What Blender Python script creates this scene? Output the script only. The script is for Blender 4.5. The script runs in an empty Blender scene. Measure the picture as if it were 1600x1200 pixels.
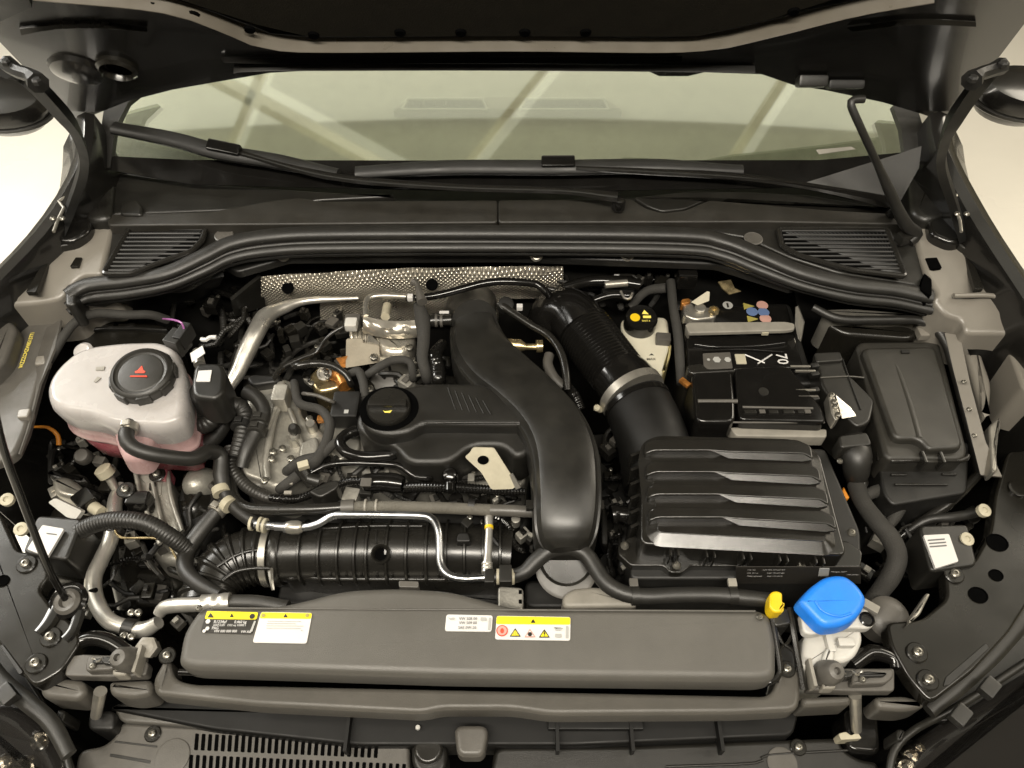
import bpy, bmesh, math, random
from mathutils import Vector, Matrix
random.seed(7)
SC = bpy.context.scene
COL = SC.collection
R = math.radians
# ---------------------------------------------------------------- camera
CAM = Vector((0.0, -0.23, 0.85)); PITCH = R(52); FPX = 1209.0
cd = bpy.data.cameras.new('camera'); cam = bpy.data.objects.new('camera', cd); COL.objects.link(cam)
cam.location = CAM; cam.rotation_euler = (R(90) - PITCH, 0, 0)
cd.sensor_width = 36; cd.lens = 36 * FPX / 1600; cd.clip_start = 0.02; cd.clip_end = 60
SC.camera = cam
# ---------------------------------------------------------------- world and lamps (indoor showroom)
W = bpy.data.worlds.new('World'); SC.world = W; W.use_nodes = True
bg = W.node_tree.nodes['Background']; bg.inputs[0].default_value = (1.0, 0.91, 0.76, 1); bg.inputs[1].default_value = 0.06
def lamp(name, loc, target, sx, sy, power, col=(1.0, 0.925, 0.80)):
    l = bpy.data.lights.new(name, 'AREA'); l.shape = 'RECTANGLE'; l.size = sx; l.size_y = sy; l.energy = power; l.color = col
    o = bpy.data.objects.new(name, l); COL.objects.link(o); o.location = loc
    o.rotation_euler = (Vector(target) - Vector(loc)).to_track_quat('-Z', 'Y').to_euler()
    return o
lamp('ceiling_or_fill_lamp', (-0.15, -0.75, 2.0), (0, 0.35, 0), 1.8, 0.22, 105)
lamp('ceiling_or_fill_lamp', (-1.7, -0.1, 2.0), (-0.1, 0.3, 0), 0.3, 1.4, 30)
lamp('ceiling_or_fill_lamp', (1.8, -0.1, 2.1), (0.1, 0.3, 0), 0.3, 1.4, 22)
lamp('ceiling_or_fill_lamp', (0.0, 1.62, 2.6), (0, 1.62, 0), 6.4, 1.5, 33, (1.0, 0.95, 0.80))  # glowing panel added so the windscreen mirrors a bright ceiling
lamp('ceiling_or_fill_lamp', (0.0, 0.57, 2.6), (0, 0.57, 0), 6.4, 0.6, 2.2, (1.0, 0.92, 0.78))  # dimmer panel added for the reflection low in the glass
lamp('ceiling_or_fill_lamp', (-2.4, 1.4, 1.3), (-1.3, 1.0, -0.95), 1.0, 1.0, 95, (1.0, 0.97, 0.9))  # low fill lamp added beside the car to whiten the floor
lamp('ceiling_or_fill_lamp', (2.4, 1.4, 1.3), (1.3, 1.0, -0.95), 1.0, 1.0, 40, (1.0, 0.90, 0.74))  # weaker fill lamp added on the other side for the floor there
SC.view_settings.view_transform = 'Standard'; SC.view_settings.look = 'None'
SC.view_settings.exposure = -0.28; SC.view_settings.gamma = 1.0; SC.view_settings.use_curve_mapping = False
SC.cycles.max_bounces = 8; SC.cycles.transparent_max_bounces = 12
SC.cycles.use_denoising = True
# ---------------------------------------------------------------- points seen at a pixel of the photograph, at a real height
FW = Vector((0, math.cos(PITCH), -math.sin(PITCH))); UP = Vector((0, math.sin(PITCH), math.cos(PITCH))); RT = Vector((1, 0, 0))
def ray(px, py): return FW + RT * ((px - 800) / FPX) + UP * ((600 - py) / FPX)
def U(px, py, z):
    d = ray(px, py); return CAM + d * ((z - CAM.z) / d.z)
def WP(px, py, p0, n):
    d = ray(px, py); return CAM + d * ((p0 - CAM).dot(n) / d.dot(n))
def mpp(p): return (p - CAM).dot(FW) / FPX          # metres per pixel at a point
def PX(l, z=0.0): return [U(a[0], a[1], a[2] if len(a) > 2 else z) for a in l]
# ---------------------------------------------------------------- materials
MATS = {}
def mat(name, col, rough=0.5, metal=0.0, spec=0.5, coat=0.0, var=0.15, vscale=40, rvar=0.1, bump=0.0, bscale=800, alpha=1.0, emit=0.0, trans=0.0, sss=0.0, kind=None):
    m = bpy.data.materials.new(name); m.use_nodes = True; nt = m.node_tree; b = nt.nodes['Principled BSDF']
    b.inputs['Metallic'].default_value = metal; b.inputs['Specular IOR Level'].default_value = spec
    b.inputs['Coat Weight'].default_value = coat; b.inputs['Coat Roughness'].default_value = 0.06
    b.inputs['Alpha'].default_value = alpha
    if sss: b.inputs['Subsurface Weight'].default_value = sss; b.inputs['Subsurface Radius'].default_value = (0.03, 0.025, 0.02); b.inputs['Subsurface Scale'].default_value = 0.5
    if emit: b.inputs['Emission Color'].default_value = (*col, 1); b.inputs['Emission Strength'].default_value = emit
    tc = nt.nodes.new('ShaderNodeTexCoord')
    n1 = nt.nodes.new('ShaderNodeTexNoise'); n1.inputs['Scale'].default_value = vscale; n1.inputs['Detail'].default_value = 6; n1.inputs['Roughness'].default_value = 0.65
    nt.links.new(tc.outputs['Object'], n1.inputs['Vector'])
    cr = nt.nodes.new('ShaderNodeMapRange'); cr.inputs['From Min'].default_value = 0.3; cr.inputs['From Max'].default_value = 0.7
    cr.inputs['To Min'].default_value = 1 - var; cr.inputs['To Max'].default_value = 1 + var
    nt.links.new(n1.outputs['Fac'], cr.inputs['Value'])
    mx = nt.nodes.new('ShaderNodeVectorMath'); mx.operation = 'SCALE'; mx.inputs[0].default_value = col
    nt.links.new(cr.outputs[0], mx.inputs['Scale']); nt.links.new(mx.outputs[0], b.inputs['Base Color'])
    n2 = nt.nodes.new('ShaderNodeTexNoise'); n2.inputs['Scale'].default_value = vscale * 0.6; n2.inputs['Detail'].default_value = 5
    nt.links.new(tc.outputs['Object'], n2.inputs['Vector'])
    rr = nt.nodes.new('ShaderNodeMapRange'); rr.inputs['From Min'].default_value = 0.3; rr.inputs['From Max'].default_value = 0.7
    rr.inputs['To Min'].default_value = max(0.03, rough - rvar); rr.inputs['To Max'].default_value = min(1, rough + rvar)
    nt.links.new(n2.outputs['Fac'], rr.inputs['Value']); nt.links.new(rr.outputs[0], b.inputs['Roughness'])
    if bump:
        bp = nt.nodes.new('ShaderNodeBump'); bp.inputs['Strength'].default_value = bump; bp.inputs['Distance'].default_value = 0.001
        if kind == 'dimple':      # embossed foil: crossed diagonal waves
            w = []
            for a in (45, -45):
                mp = nt.nodes.new('ShaderNodeMapping'); mp.inputs['Rotation'].default_value = (0, 0, R(a)); nt.links.new(tc.outputs['UV'], mp.inputs['Vector'])
                wv = nt.nodes.new('ShaderNodeTexWave'); wv.inputs['Scale'].default_value = bscale; wv.inputs['Distortion'].default_value = 0.3; wv.inputs['Detail'].default_value = 0
                nt.links.new(mp.outputs[0], wv.inputs['Vector']); w.append(wv)
            ad = nt.nodes.new('ShaderNodeMath'); ad.operation = 'MULTIPLY'
            nt.links.new(w[0].outputs['Fac'], ad.inputs[0]); nt.links.new(w[1].outputs['Fac'], ad.inputs[1])
            nt.links.new(ad.outputs[0], bp.inputs['Height']); bp.inputs['Distance'].default_value = 0.002
        else:
            n3 = nt.nodes.new('ShaderNodeTexNoise'); n3.inputs['Scale'].default_value = bscale; n3.inputs['Detail'].default_value = 3
            nt.links.new(tc.outputs['Object'], n3.inputs['Vector']); nt.links.new(n3.outputs['Fac'], bp.inputs['Height'])
        nt.links.new(bp.outputs[0], b.inputs['Normal'])
    MATS[name] = m
    return m
PLA = mat('black_plastic', (0.0125, 0.0118, 0.010), 0.37, bump=0.15, bscale=1500, rvar=0.07, var=0.35, vscale=25)
PLD = mat('dark_plastic', (0.007, 0.0066, 0.0057), 0.5, bump=0.2)
PLG = mat('grained_grey_plastic', (0.070, 0.066, 0.058), 0.43, bump=0.35, bscale=1400, var=0.10, vscale=14)
PLS = mat('satin_plastic', (0.012, 0.0112, 0.0095), 0.27, bump=0.06, bscale=1800, rvar=0.04, var=0.08)
PLM = mat('mid_grey_plastic', (0.07, 0.065, 0.057), 0.45, bump=0.2)
PLL = mat('light_grey_plastic', (0.20, 0.187, 0.16), 0.5)
GLB = mat('gloss_black_plastic', (0.006, 0.0056, 0.005), 0.15, rvar=0.06)
PNT = mat('black_paint', (0.008, 0.0075, 0.0066), 0.24, spec=0.5, coat=0.3, rvar=0.02, vscale=15, var=0.05)
PNS = mat('satin_body_paint', (0.165, 0.152, 0.130), 0.33, spec=0.6, var=0.06, rvar=0.06, vscale=12, bump=0.08, bscale=500)
PND = mat('bracket_paint', (0.009, 0.0082, 0.0065), 0.24, spec=0.45, var=0.2, vscale=20)
RUB = mat('rubber', (0.014, 0.0132, 0.0115), 0.44, bump=0.2, bscale=900, rvar=0.05, var=0.25)
RUG = mat('grey_rubber', (0.02, 0.0187, 0.016), 0.42, bump=0.3, bscale=900)
TAP = mat('cloth_tape', (0.022, 0.0205, 0.0175), 0.8, bump=0.9, bscale=700)
BRD = mat('braided_hose', (0.10, 0.092, 0.075), 0.6, bump=1.0, bscale=1300)
FLT = mat('felt', (0.012, 0.0105, 0.0075), 0.95, spec=0.1, bump=0.8, bscale=500)
ALU = mat('cast_aluminium', (0.36, 0.345, 0.305), 0.42, metal=0.65, bump=0.5, bscale=350, var=0.25)
ALP = mat('aluminium_pipe', (0.58, 0.56, 0.51), 0.36, metal=0.8, var=0.15, bump=0.08, bscale=200)
STB = mat('zinc_steel', (0.52, 0.53, 0.54), 0.28, metal=1.0)
STL = mat('steel', (0.40, 0.38, 0.335), 0.34, metal=0.8, var=0.2)
BLT = mat('bolt_steel', (0.20, 0.19, 0.165), 0.32, metal=0.8, var=0.2)
BRS = mat('warm_metal', (0.50, 0.40, 0.22), 0.3, metal=0.9, var=0.4, vscale=90)
COP = mat('copper', (0.36, 0.15, 0.035), 0.3, metal=0.6, var=0.5, vscale=120)
FOI = mat('smooth_foil', (0.62, 0.58, 0.50), 0.34, metal=0.8, var=0.1, bump=0.4, bscale=60)
DIM = mat('embossed_foil', (0.56, 0.515, 0.43), 0.32, metal=0.75, var=0.3, vscale=25, rvar=0.14, bump=1.0, bscale=62, kind='dimple')
WHT = mat('white_label', (0.50, 0.49, 0.475), 0.45, var=0.02)
WHP = mat('white_plastic', (0.44, 0.43, 0.40), 0.4, var=0.05, sss=0.15)
TNK = mat('translucent_tank', (0.335, 0.318, 0.308), 0.26, var=0.05, sss=0.25)
TNP = mat('coolant_filled_tank', (0.36, 0.10, 0.12), 0.26, var=0.08, sss=0.35)
TNM = mat('tinted_tank', (0.37, 0.245, 0.24), 0.28, var=0.05, sss=0.3)
COW = mat('cowl_plastic', (0.019, 0.0172, 0.0138), 0.5, bump=0.35, bscale=1400, var=0.2)
SLM = mat('slam_panel_plastic', (0.070, 0.065, 0.056), 0.42, bump=0.35, bscale=1400, var=0.14, vscale=18)
ABX = mat('filter_box_plastic', (0.012, 0.0112, 0.0095), 0.2, spec=0.6, bump=0.12, bscale=1800, rvar=0.06)
BED = mat('bead_painted_sheen', (0.105, 0.094, 0.076), 0.35, var=0.08)  # black paint on the bead; the reflected floor light is put into this colour
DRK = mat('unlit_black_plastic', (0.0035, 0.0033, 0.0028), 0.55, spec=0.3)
FBX = mat('fuse_box_plastic', (0.021, 0.0195, 0.016), 0.42, bump=0.25, bscale=1500)
CVR = mat('engine_cover_plastic', (0.011, 0.0102, 0.0084), 0.40, bump=0.35, bscale=1400, var=0.3, vscale=18)
BRK = mat('brake_tank', (0.52, 0.49, 0.39), 0.38, var=0.06, sss=0.2)
BRF = mat('brake_fluid_tank', (0.50, 0.42, 0.20), 0.4, var=0.1, sss=0.2)
CRM = mat('cream', (0.36, 0.33, 0.245), 0.5)
TAN = mat('tan_pad', (0.28, 0.25, 0.195), 0.75, var=0.1, bump=0.4, bscale=300)
BLU = mat('blue_cap', (0.015, 0.175, 0.66), 0.40, var=0.08, vscale=60, bump=0.1, bscale=900)
YEL = mat('yellow_plastic', (0.62, 0.42, 0.008), 0.42, var=0.08)
LYL = mat('label_yellow', (0.62, 0.52, 0.012), 0.45, var=0.01)
LBK = mat('label_black', (0.02, 0.018, 0.015), 0.4, var=0.03)
INK = mat('grey_ink', (0.10, 0.10, 0.10), 0.5, var=0.0)
LGR = mat('label_grey', (0.30, 0.30, 0.285), 0.5, var=0.02)
RED = mat('red_ink', (0.55, 0.05, 0.02), 0.5, var=0.05)
PNK = mat('pink_ink', (0.42, 0.24, 0.20), 0.5, var=0.02)
BSY = mat('battery_blue', (0.10, 0.15, 0.28), 0.5, var=0.02)
OLV = mat('battery_yellow', (0.28, 0.24, 0.06), 0.5, var=0.02)
YIN = mat('yellow_ink', (0.80, 0.66, 0.12), 0.5, var=0.02)
ORG = mat('orange_cable', (0.60, 0.22, 0.02), 0.5)
PUR = mat('purple_wire', (0.30, 0.10, 0.28), 0.5)
DSH = mat('dashboard_grain', (0.26, 0.25, 0.21), 0.6, bump=0.3, bscale=500)
HOL = mat('opening', (0.002, 0.002, 0.002), 0.9, spec=0.0)
FLR = mat('floor_tile', (0.80, 0.765, 0.68), 0.30, var=0.05, vscale=1.2)
BEAM = mat('beam_paint', (0.8, 0.76, 0.62), 0.6)
LMP = mat('headlamp_chrome', (0.55, 0.52, 0.46), 0.15, metal=1.0)
def glassmat(name, tint, refl, rough):
    m = bpy.data.materials.new(name); m.use_nodes = True; nt = m.node_tree; nt.nodes.clear()
    o = nt.nodes.new('ShaderNodeOutputMaterial'); mx = nt.nodes.new('ShaderNodeMixShader'); t = nt.nodes.new('ShaderNodeBsdfTransparent'); g = nt.nodes.new('ShaderNodeBsdfGlossy')
    t.inputs[0].default_value = (*tint, 1); g.inputs['Roughness'].default_value = rough; g.inputs[0].default_value = (0.97, 1.0, 0.92, 1)
    lw = nt.nodes.new('ShaderNodeLayerWeight'); lw.inputs[0].default_value = refl
    ad = nt.nodes.new('ShaderNodeMath'); ad.operation = 'ADD'; ad.inputs[1].default_value = refl * 0.6; ad.use_clamp = True
    nt.links.new(lw.outputs['Fresnel'], ad.inputs[0]); nt.links.new(ad.outputs[0], mx.inputs[0])
    nt.links.new(t.outputs[0], mx.inputs[1]); nt.links.new(g.outputs[0], mx.inputs[2]); nt.links.new(mx.outputs[0], o.inputs[0])
    return m
GLS = glassmat('windscreen_glass', (0.87, 0.90, 0.84), 0.30, 0.035)
LNS = mat('headlamp_lens', (0.012, 0.011, 0.010), 0.08, spec=0.5, var=0, rvar=0.02, alpha=0.55)
# ---------------------------------------------------------------- mesh tools
def area2(p): return sum(p[i].x * p[(i + 1) % len(p)].y - p[(i + 1) % len(p)].x * p[i].y for i in range(len(p)))
def fillet(pts, r, n=4):
    if r <= 0: return list(pts)
    out = []; N = len(pts)
    for i in range(N):
        p = pts[i]; a = pts[i - 1] - p; b = pts[(i + 1) % N] - p
        d = min(r, 0.45 * a.length, 0.45 * b.length)
        if d < 1e-6: out.append(p); continue
        a = p + a.normalized() * d; b = p + b.normalized() * d
        for k in range(n + 1):
            t = k / n; out.append(a * (1 - t) ** 2 + p * 2 * t * (1 - t) + b * t * t)
    return out
def inset(p, d):
    N = len(p); out = []
    for i in range(N):
        e1 = p[i] - p[i - 1]; e2 = p[(i + 1) % N] - p[i]
        n1 = Vector((-e1.y, e1.x, 0)); n2 = Vector((-e2.y, e2.x, 0))
        if n1.length < 1e-9: n1 = n2
        if n2.length < 1e-9: n2 = n1
        n1.normalize(); n2.normalize(); m = n1 + n2
        if m.length < 1e-4: m = n1.copy()
        m.normalize(); k = 1 / max(0.5, m.dot(n1)); out.append(p[i] + m * d * k)
    return out
def crom(pts, rad, step):
    P = [pts[0] * 2 - pts[1]] + pts + [pts[-1] * 2 - pts[-2]]; Q = [rad[0]] + rad + [rad[-1]]
    o = []; r = []
    for i in range(1, len(P) - 2):
        L = (P[i + 1] - P[i]).length; n = max(2, int(L / step))
        for k in range(n):
            t = k / n
            f = lambda a, b, c, d: 0.5 * ((2 * b) + (c - a) * t + (2 * a - 5 * b + 4 * c - d) * t * t + (3 * b - a - 3 * c + d) * t ** 3)
            o.append(f(P[i - 1], P[i], P[i + 1], P[i + 2])); r.append(Q[i] + (Q[i + 1] - Q[i]) * (3 * t * t - 2 * t ** 3))
    o.append(pts[-1]); r.append(rad[-1])
    return o, r
class MB:
    def __init__(s): s.v = []; s.f = []
    def _ring(s, pts): b = len(s.v); s.v += [Vector(p) for p in pts]; return list(range(b, b + len(pts)))
    def _band(s, a, b, closed=True):
        n = len(a)
        for i in range(n if closed else n - 1):
            j = (i + 1) % n; s.f.append((a[i], a[j], b[j], b[i]))
    def slab(s, out, zb, r=0.004, rc=0.006, n=3, draft=0.0, hole=False):
        """moulded plate: outline at its top, side walls down to zb, rounded top edge"""
        p = fillet(out, max(rc, 2.0 * r))
        if area2(p) < 0: p.reverse()
        low = inset(p, -draft); prev = s._ring([Vector((q.x, q.y, zb)) for q in low]); s.f.append(tuple(reversed(prev)))
        for k in range(n + 1):
            a = math.pi / 2 * k / n if n else 0
            q = inset(p, r * (1 - math.cos(a))); dz = r * (1 - math.sin(a))
            cur = s._ring([Vector((x.x, x.y, max(x.z - dz, zb + 0.0002 * (k + 1)))) for x in q]); s._band(prev, cur); prev = cur
        s.f.append(tuple(prev)); return s
    def plate(s, out, th, rc=0.0):
        """flat piece with thickness th, any orientation, front face as given"""
        p = fillet(out, rc); n = Vector((0, 0, 0))
        for i in range(len(p)): n += (p[i] - p[0]).cross(p[(i + 1) % len(p)] - p[0])
        n.normalize()
        if n.dot(CAM - p[0]) < 0: n = -n; p.reverse()
        a = s._ring([q - n * th for q in p]); b = s._ring(p); s._band(a, b); s.f.append(tuple(b)); s.f.append(tuple(reversed(a))); return s
    def tube(s, pts, rad, seg=14, step=0.006, rib=0, amp=0.0, sharp=False, flat=1.0, caps=True, straight=False):
        if straight: o, r = list(pts), list(rad)
        else: o, r = crom(list(pts), list(rad), step)
        if rib:
            # resample evenly so each rib shows
            L = [0.0]
            for i in range(1, len(o)): L.append(L[-1] + (o[i] - o[i - 1]).length)
            n = max(2, int(L[-1] / rib)); per = 6; oo = []; rr = []; j = 0
            for k in range(n * per + 1):
                t = L[-1] * k / (n * per)
                while j < len(L) - 2 and L[j + 1] < t: j += 1
                f = (t - L[j]) / max(1e-9, L[j + 1] - L[j]); oo.append(o[j].lerp(o[j + 1], f)); q = r[j] + (r[j + 1] - r[j]) * f
                ph = (k % per) / per
                m = (1.0 if ph in (0.0, 1 / per) else 0.0) if sharp else 0.5 + 0.5 * math.cos(2 * math.pi * ph)
                rr.append(q - amp * (1 - m))
            o, r = oo, rr
        t0 = (o[1] - o[0]).normalized(); ref = Vector((0, 0, 1)) if abs(t0.z) < 0.9 else Vector((0, 1, 0))
        nn = (ref - t0 * ref.dot(t0)).normalized(); prev = None
        for i, p in enumerate(o):
            t = (o[min(i + 1, len(o) - 1)] - o[max(i - 1, 0)]).normalized()
            nn = (nn - t * nn.dot(t)).normalized(); bb = t.cross(nn)
            cur = s._ring([p + (nn * math.cos(2 * math.pi * k / seg) * flat + bb * math.sin(2 * math.pi * k / seg)) * r[i] for k in range(seg)])
            if prev: s._band(prev, cur)
            elif caps: s.f.append(tuple(reversed(cur)))
            prev = cur
        if caps: s.f.append(tuple(prev))
        return s
    def lathe(s, prof, org, axis=(0, 0, 1), seg=24, xs=1.0, ys=1.0, ang0=0.0):
        """profile [(radius, height)] turned round an axis"""
        ax = Vector(axis).normalized(); ref = Vector((1, 0, 0)) if abs(ax.x) < 0.9 else Vector((0, 1, 0))
        u = (ref - ax * ref.dot(ax)).normalized(); w = ax.cross(u); prev = None
        for rr, h in prof:
            cur = s._ring([org + ax * h + (u * math.cos(ang0 + 2 * math.pi * k / seg) * xs + w * math.sin(ang0 + 2 * math.pi * k / seg) * ys) * max(rr, 1e-5) for k in range(seg)])
            if prev: s._band(prev, cur)
            else: s.f.append(tuple(reversed(cur)))
            prev = cur
        s.f.append(tuple(prev)); return s
    def box(s, c, sx, sy, sz, rz=0.0, M=None):
        M = M or Matrix.Rotation(rz, 3, 'Z'); b = len(s.v)
        for z in (-1, 1):
            for x, y in ((-1, -1), (1, -1), (1, 1), (-1, 1)): s.v.append(Vector(c) + M @ Vector((x * sx / 2, y * sy / 2, z * sz / 2)))
        s.f += [(b + 3, b + 2, b + 1, b), (b + 4, b + 5, b + 6, b + 7)] + [(b + i, b + (i + 1) % 4, b + 4 + (i + 1) % 4, b + 4 + i) for i in range(4)]; return s
    def loft(s, secs, closed=False, caps=False):
        prev = None
        for sec in secs:
            cur = s._ring(sec)
            if prev: s._band(prev, cur, closed)
            elif caps: s.f.append(tuple(reversed(cur)))
            prev = cur
        if caps: s.f.append(tuple(prev))
        return s
    def grid(s, rows): return s.loft(rows)
def mesh_of(mb, m, org, bevel=0, smooth=True, ang=38, uv=False, solid=0):
    me = bpy.data.meshes.new('mesh'); me.from_pydata([tuple(v - org) for v in mb.v], [], mb.f)
    bm = bmesh.new(); bm.from_mesh(me)
    bmesh.ops.remove_doubles(bm, verts=bm.verts, dist=1e-6)
    if bevel:
        ed = [e for e in bm.edges if len(e.link_faces) == 2 and e.calc_face_angle(0) > 0.5]
        bmesh.ops.bevel(bm, geom=ed, offset=bevel, segments=2, profile=0.6, affect='EDGES', clamp_overlap=True)
    if solid: bmesh.ops.solidify(bm, geom=bm.faces[:], thickness=solid)
    bmesh.ops.recalc_face_normals(bm, faces=bm.faces)
    bm.to_mesh(me); bm.free()
    if smooth:
        me.polygons.foreach_set('use_smooth', [True] * len(me.polygons)); me.set_sharp_from_angle(angle=R(ang))
    if uv:
        l = me.uv_layers.new(name='UVMap')
        for i, lp in enumerate(me.loops):
            c = me.vertices[lp.vertex_index].co; l.data[i].uv = (c.x, c.y - c.z)
    me.materials.append(m); return me
class Thing:
    def __init__(s, name, label, cat, loc, group=None):
        s.org = Vector(loc); s.o = bpy.data.objects.new(name, None); COL.objects.link(s.o); s.o.location = s.org; s.o.empty_display_size = 0.02
        s.o['label'] = label; s.o['category'] = cat
        if group: s.o['group'] = group
    def add(s, name, mb, m, parent=None, label=None, kind=None, **kw):
        o = bpy.data.objects.new(name, mesh_of(mb, m, s.org, **kw)); COL.objects.link(o); o.parent = parent or s.o
        w = o.modifiers.new('weighted_normal', 'WEIGHTED_NORMAL'); w.keep_sharp = True; w.weight = 80
        if label: o['label'] = label
        if kind: o['kind'] = kind
        return o
    def share(s, name, me, at, parent=None, rz=0.0, scale=None):
        """a repeated small piece: shared mesh data, set at a place"""
        o = bpy.data.objects.new(name, me); COL.objects.link(o); o.parent = parent or s.o; o.location = at - s.org; o.rotation_euler = (0, 0, rz)
        if scale: o.scale = (scale,) * 3
        return o
    def text(s, txt, p0, p1, z, m, parent=None, hs=1.0, name='lettering', lift=0.0004, up=None):
        """flat lettering fitted between two pixels on the plane at height z"""
        a = U(*p0, z) if not isinstance(p0, Vector) else p0; b = U(*p1, z) if not isinstance(p1, Vector) else p1
        x = (b - a); w = x.length; x.normalize(); n = up.cross(x).normalized() * -1 if up else Vector((0, 0, 1))
        if up: n = x.cross(up).normalized()
        y = n.cross(x)
        cu = bpy.data.curves.new('txt', 'FONT'); cu.body = txt; cu.size = 1; cu.resolution_u = 2; cu.offset = 0.012
        t = bpy.data.objects.new('txt', cu); COL.objects.link(t); bpy.context.view_layer.update()
        me = bpy.data.meshes.new_from_object(t.evaluated_get(bpy.context.evaluated_depsgraph_get()))
        bpy.data.objects.remove(t)
        if not me.vertices: return
        x0 = min(v.co.x for v in me.vertices); x1 = max(v.co.x for v in me.vertices); k = w / (x1 - x0)
        for v in me.vertices: v.co = a + x * ((v.co.x - x0) * k) + y * (v.co.y * k * hs) + n * lift - s.org
        me.materials.clear(); me.materials.append(m)
        o = bpy.data.objects.new(name, me); COL.objects.link(o); o.parent = parent or s.o; return o
def one(name, mb, m, label, cat, loc=None, group=None, **kw):
    loc = loc or sum(mb.v, Vector()) / len(mb.v)
    o = bpy.data.objects.new(name, mesh_of(mb, m, loc, **kw)); COL.objects.link(o); o.location = loc; o['label'] = label; o['category'] = cat
    if group: o['group'] = group
    return o
def struct(name, mb, m, **kw):
    o = bpy.data.objects.new(name, mesh_of(mb, m, Vector(), **kw)); COL.objects.link(o); o['kind'] = 'structure'; return o
def T(pts, z=0, **kw):
    """tube through (px, py[, z], radius_px)"""
    P = [U(a[0], a[1], a[2] if len(a) > 3 else z) for a in pts]; return MB().tube(P, [a[-1] * mpp(p) for a, p in zip(pts, P)], **kw)
# shared small hardware (12-60 triangles each)
def hw(prof, m, seg=10): return mesh_of(MB().lathe(prof, Vector(), seg=seg), m, Vector())
BOLT = hw([(0.0045, 0), (0.0045, 0.0035), (0.003, 0.0045), (0.0018, 0.0045), (0.0016, 0.002)], BLT, 8)
WASH = hw([(0.0095, 0), (0.0095, 0.0012), (0.0085, 0.002), (0.004, 0.002)], PND, 18)
SCRW = hw([(0.0042, 0), (0.0042, 0.0015), (0.0028, 0.0032), (0.0014, 0.0034), (0.0012, 0.0015)], BLT, 10)
def bolt(t, px, py, z, k=1.0, parent=None, wash=True):
    p = U(px, py, z); o = t.share('bolt', BOLT, p + Vector((0, 0, 0.0015)), parent, random.random(), k)
    if wash:
        w = t.share('washer', WASH, p, parent, 0, k)
    return o
# ================================================================ setting
mb = MB().box((0, 1.0, -0.97), 14, 14, 0.04); struct('floor', mb, FLR)
mb = MB().box((0, 1.0, 3.0), 12, 10, 0.04); struct('ceiling', mb, WHP)
def RC(px, py, z):
    n = Vector((0.08 * (px - 800) / 645, -math.sin(R(28)), math.cos(R(28)))).normalized(); d = ray(px, py); p = WP(px, py, Vector((0, 0.765, 0.128)), n); r = d - n * 2 * d.dot(n)
    return p + r * ((z - p.z) / r.z)
for q0, q1, w in (((752, 250), (865, 112), 0.05), ((1165, 250), (1238, 138), 0.05), ((372, 250), (428, 118), 0.05), ((600, 250), (400, 150), 0.09)):      # roof beams mirrored in the windscreen
    p = RC(*q0, 2.47); q = RC(*q1, 2.47); d = q - p; p = p - d * 0.6; q = q + d * 0.6
    struct('ceiling_beam', MB().box((p + q) / 2 + Vector((-w * 1.1, 0, 0.03)), d.length * 2.2, w * 0.8, 0.05, math.atan2(d.y, d.x)), BEAM)
    if w > 0.02: lamp('beam_glow_strip', (p + q) / 2, (p + q) / 2 - Vector((0, 0, 1)), 0.01, 0.01, 0.52 * math.pi * w * d.length * 2.2, (1.0, 0.95, 0.82)); l_ = COL.objects[-1]; l_.data.size = w; l_.data.size_y = d.length * 2.2; l_.rotation_euler = (0, 0, math.atan2(d.y, d.x) - math.pi / 2)  # glow added along each beam so its mirror image reads as a light stripe
mb = MB().box((-3.6, 1.0, 0.9), 0.1, 9, 3.8); struct('wall_left', mb, WHP)
mb = MB().box((4.2, 1.0, 0.9), 0.1, 9, 3.8); struct('wall_right', mb, CRM)
# ================================================================ car body round the bay
B = Thing('car_body', 'black car body with grey inner wings framing the open engine bay', 'car', (0, 0.35, -0.45))
B.add('bay_floor', MB().box((0, 0.35, -0.46), 1.7, 1.3, 0.02), HOL)
fy = U(800, 392, 0.06).y
mb = MB(); mb.plate([Vector((-0.72, fy + 0.05, 0.055)), Vector((0.72, fy + 0.05, 0.055)), Vector((0.72, fy + 0.02, -0.45)), Vector((-0.72, fy + 0.02, -0.45))], 0.02); B.add('firewall', mb, PLD)
B.add('scuttle_rail', MB().slab(PX([(330, 402), (420, 384), (800, 380), (1150, 388), (1260, 430), (1240, 450), (1120, 412), (800, 400), (450, 402), (370, 425)], 0.045), 0.032, 0.004), PLD)
for x0 in (443, 838, 980): B.add('drain_plug', MB().lathe([(0.010, 0), (0.010, 0.003), (0.008, 0.005), (0.007, 0.003)], U(x0, 399, 0.046), (0, -0.6, 0.8), 16), STL)
for sgn in (-1, 1):
    X = (lambda l: l) if sgn < 0 else (lambda l: [(1600 - a[0],) + tuple(a[1:]) for a in l])
    # outer wing: a black strip with the side dropping away outside
    L = X([(133, 175), (128, 240), (100, 300), (55, 362), (0, 420), (-80, 500), (-200, 640)]) if sgn < 0 else [(1468, 175), (1478, 232), (1512, 300), (1552, 368), (1600, 440), (1660, 530), (1760, 680)]
    zz = [0.19, 0.165, 0.145, 0.125, 0.11, 0.095, 0.08]
    w = [(0.03, -0.5), (0.016, -0.02), (0.012, -0.004), (0.0, 0.0), (-0.014, -0.006), (-0.06, -0.06), (-0.11, -0.2), (-0.13, -0.5)]
    P = [U(a[0], a[1], z) for a, z in zip(L, zz)]; P, _ = crom(P, [1] * len(P), 0.03)
    secs = [[p + Vector((-sgn * dx, 0, dz)) for dx, dz in w] for p in P]
    B.add('wing', MB().loft(secs), PNT, solid=0.002)
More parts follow.
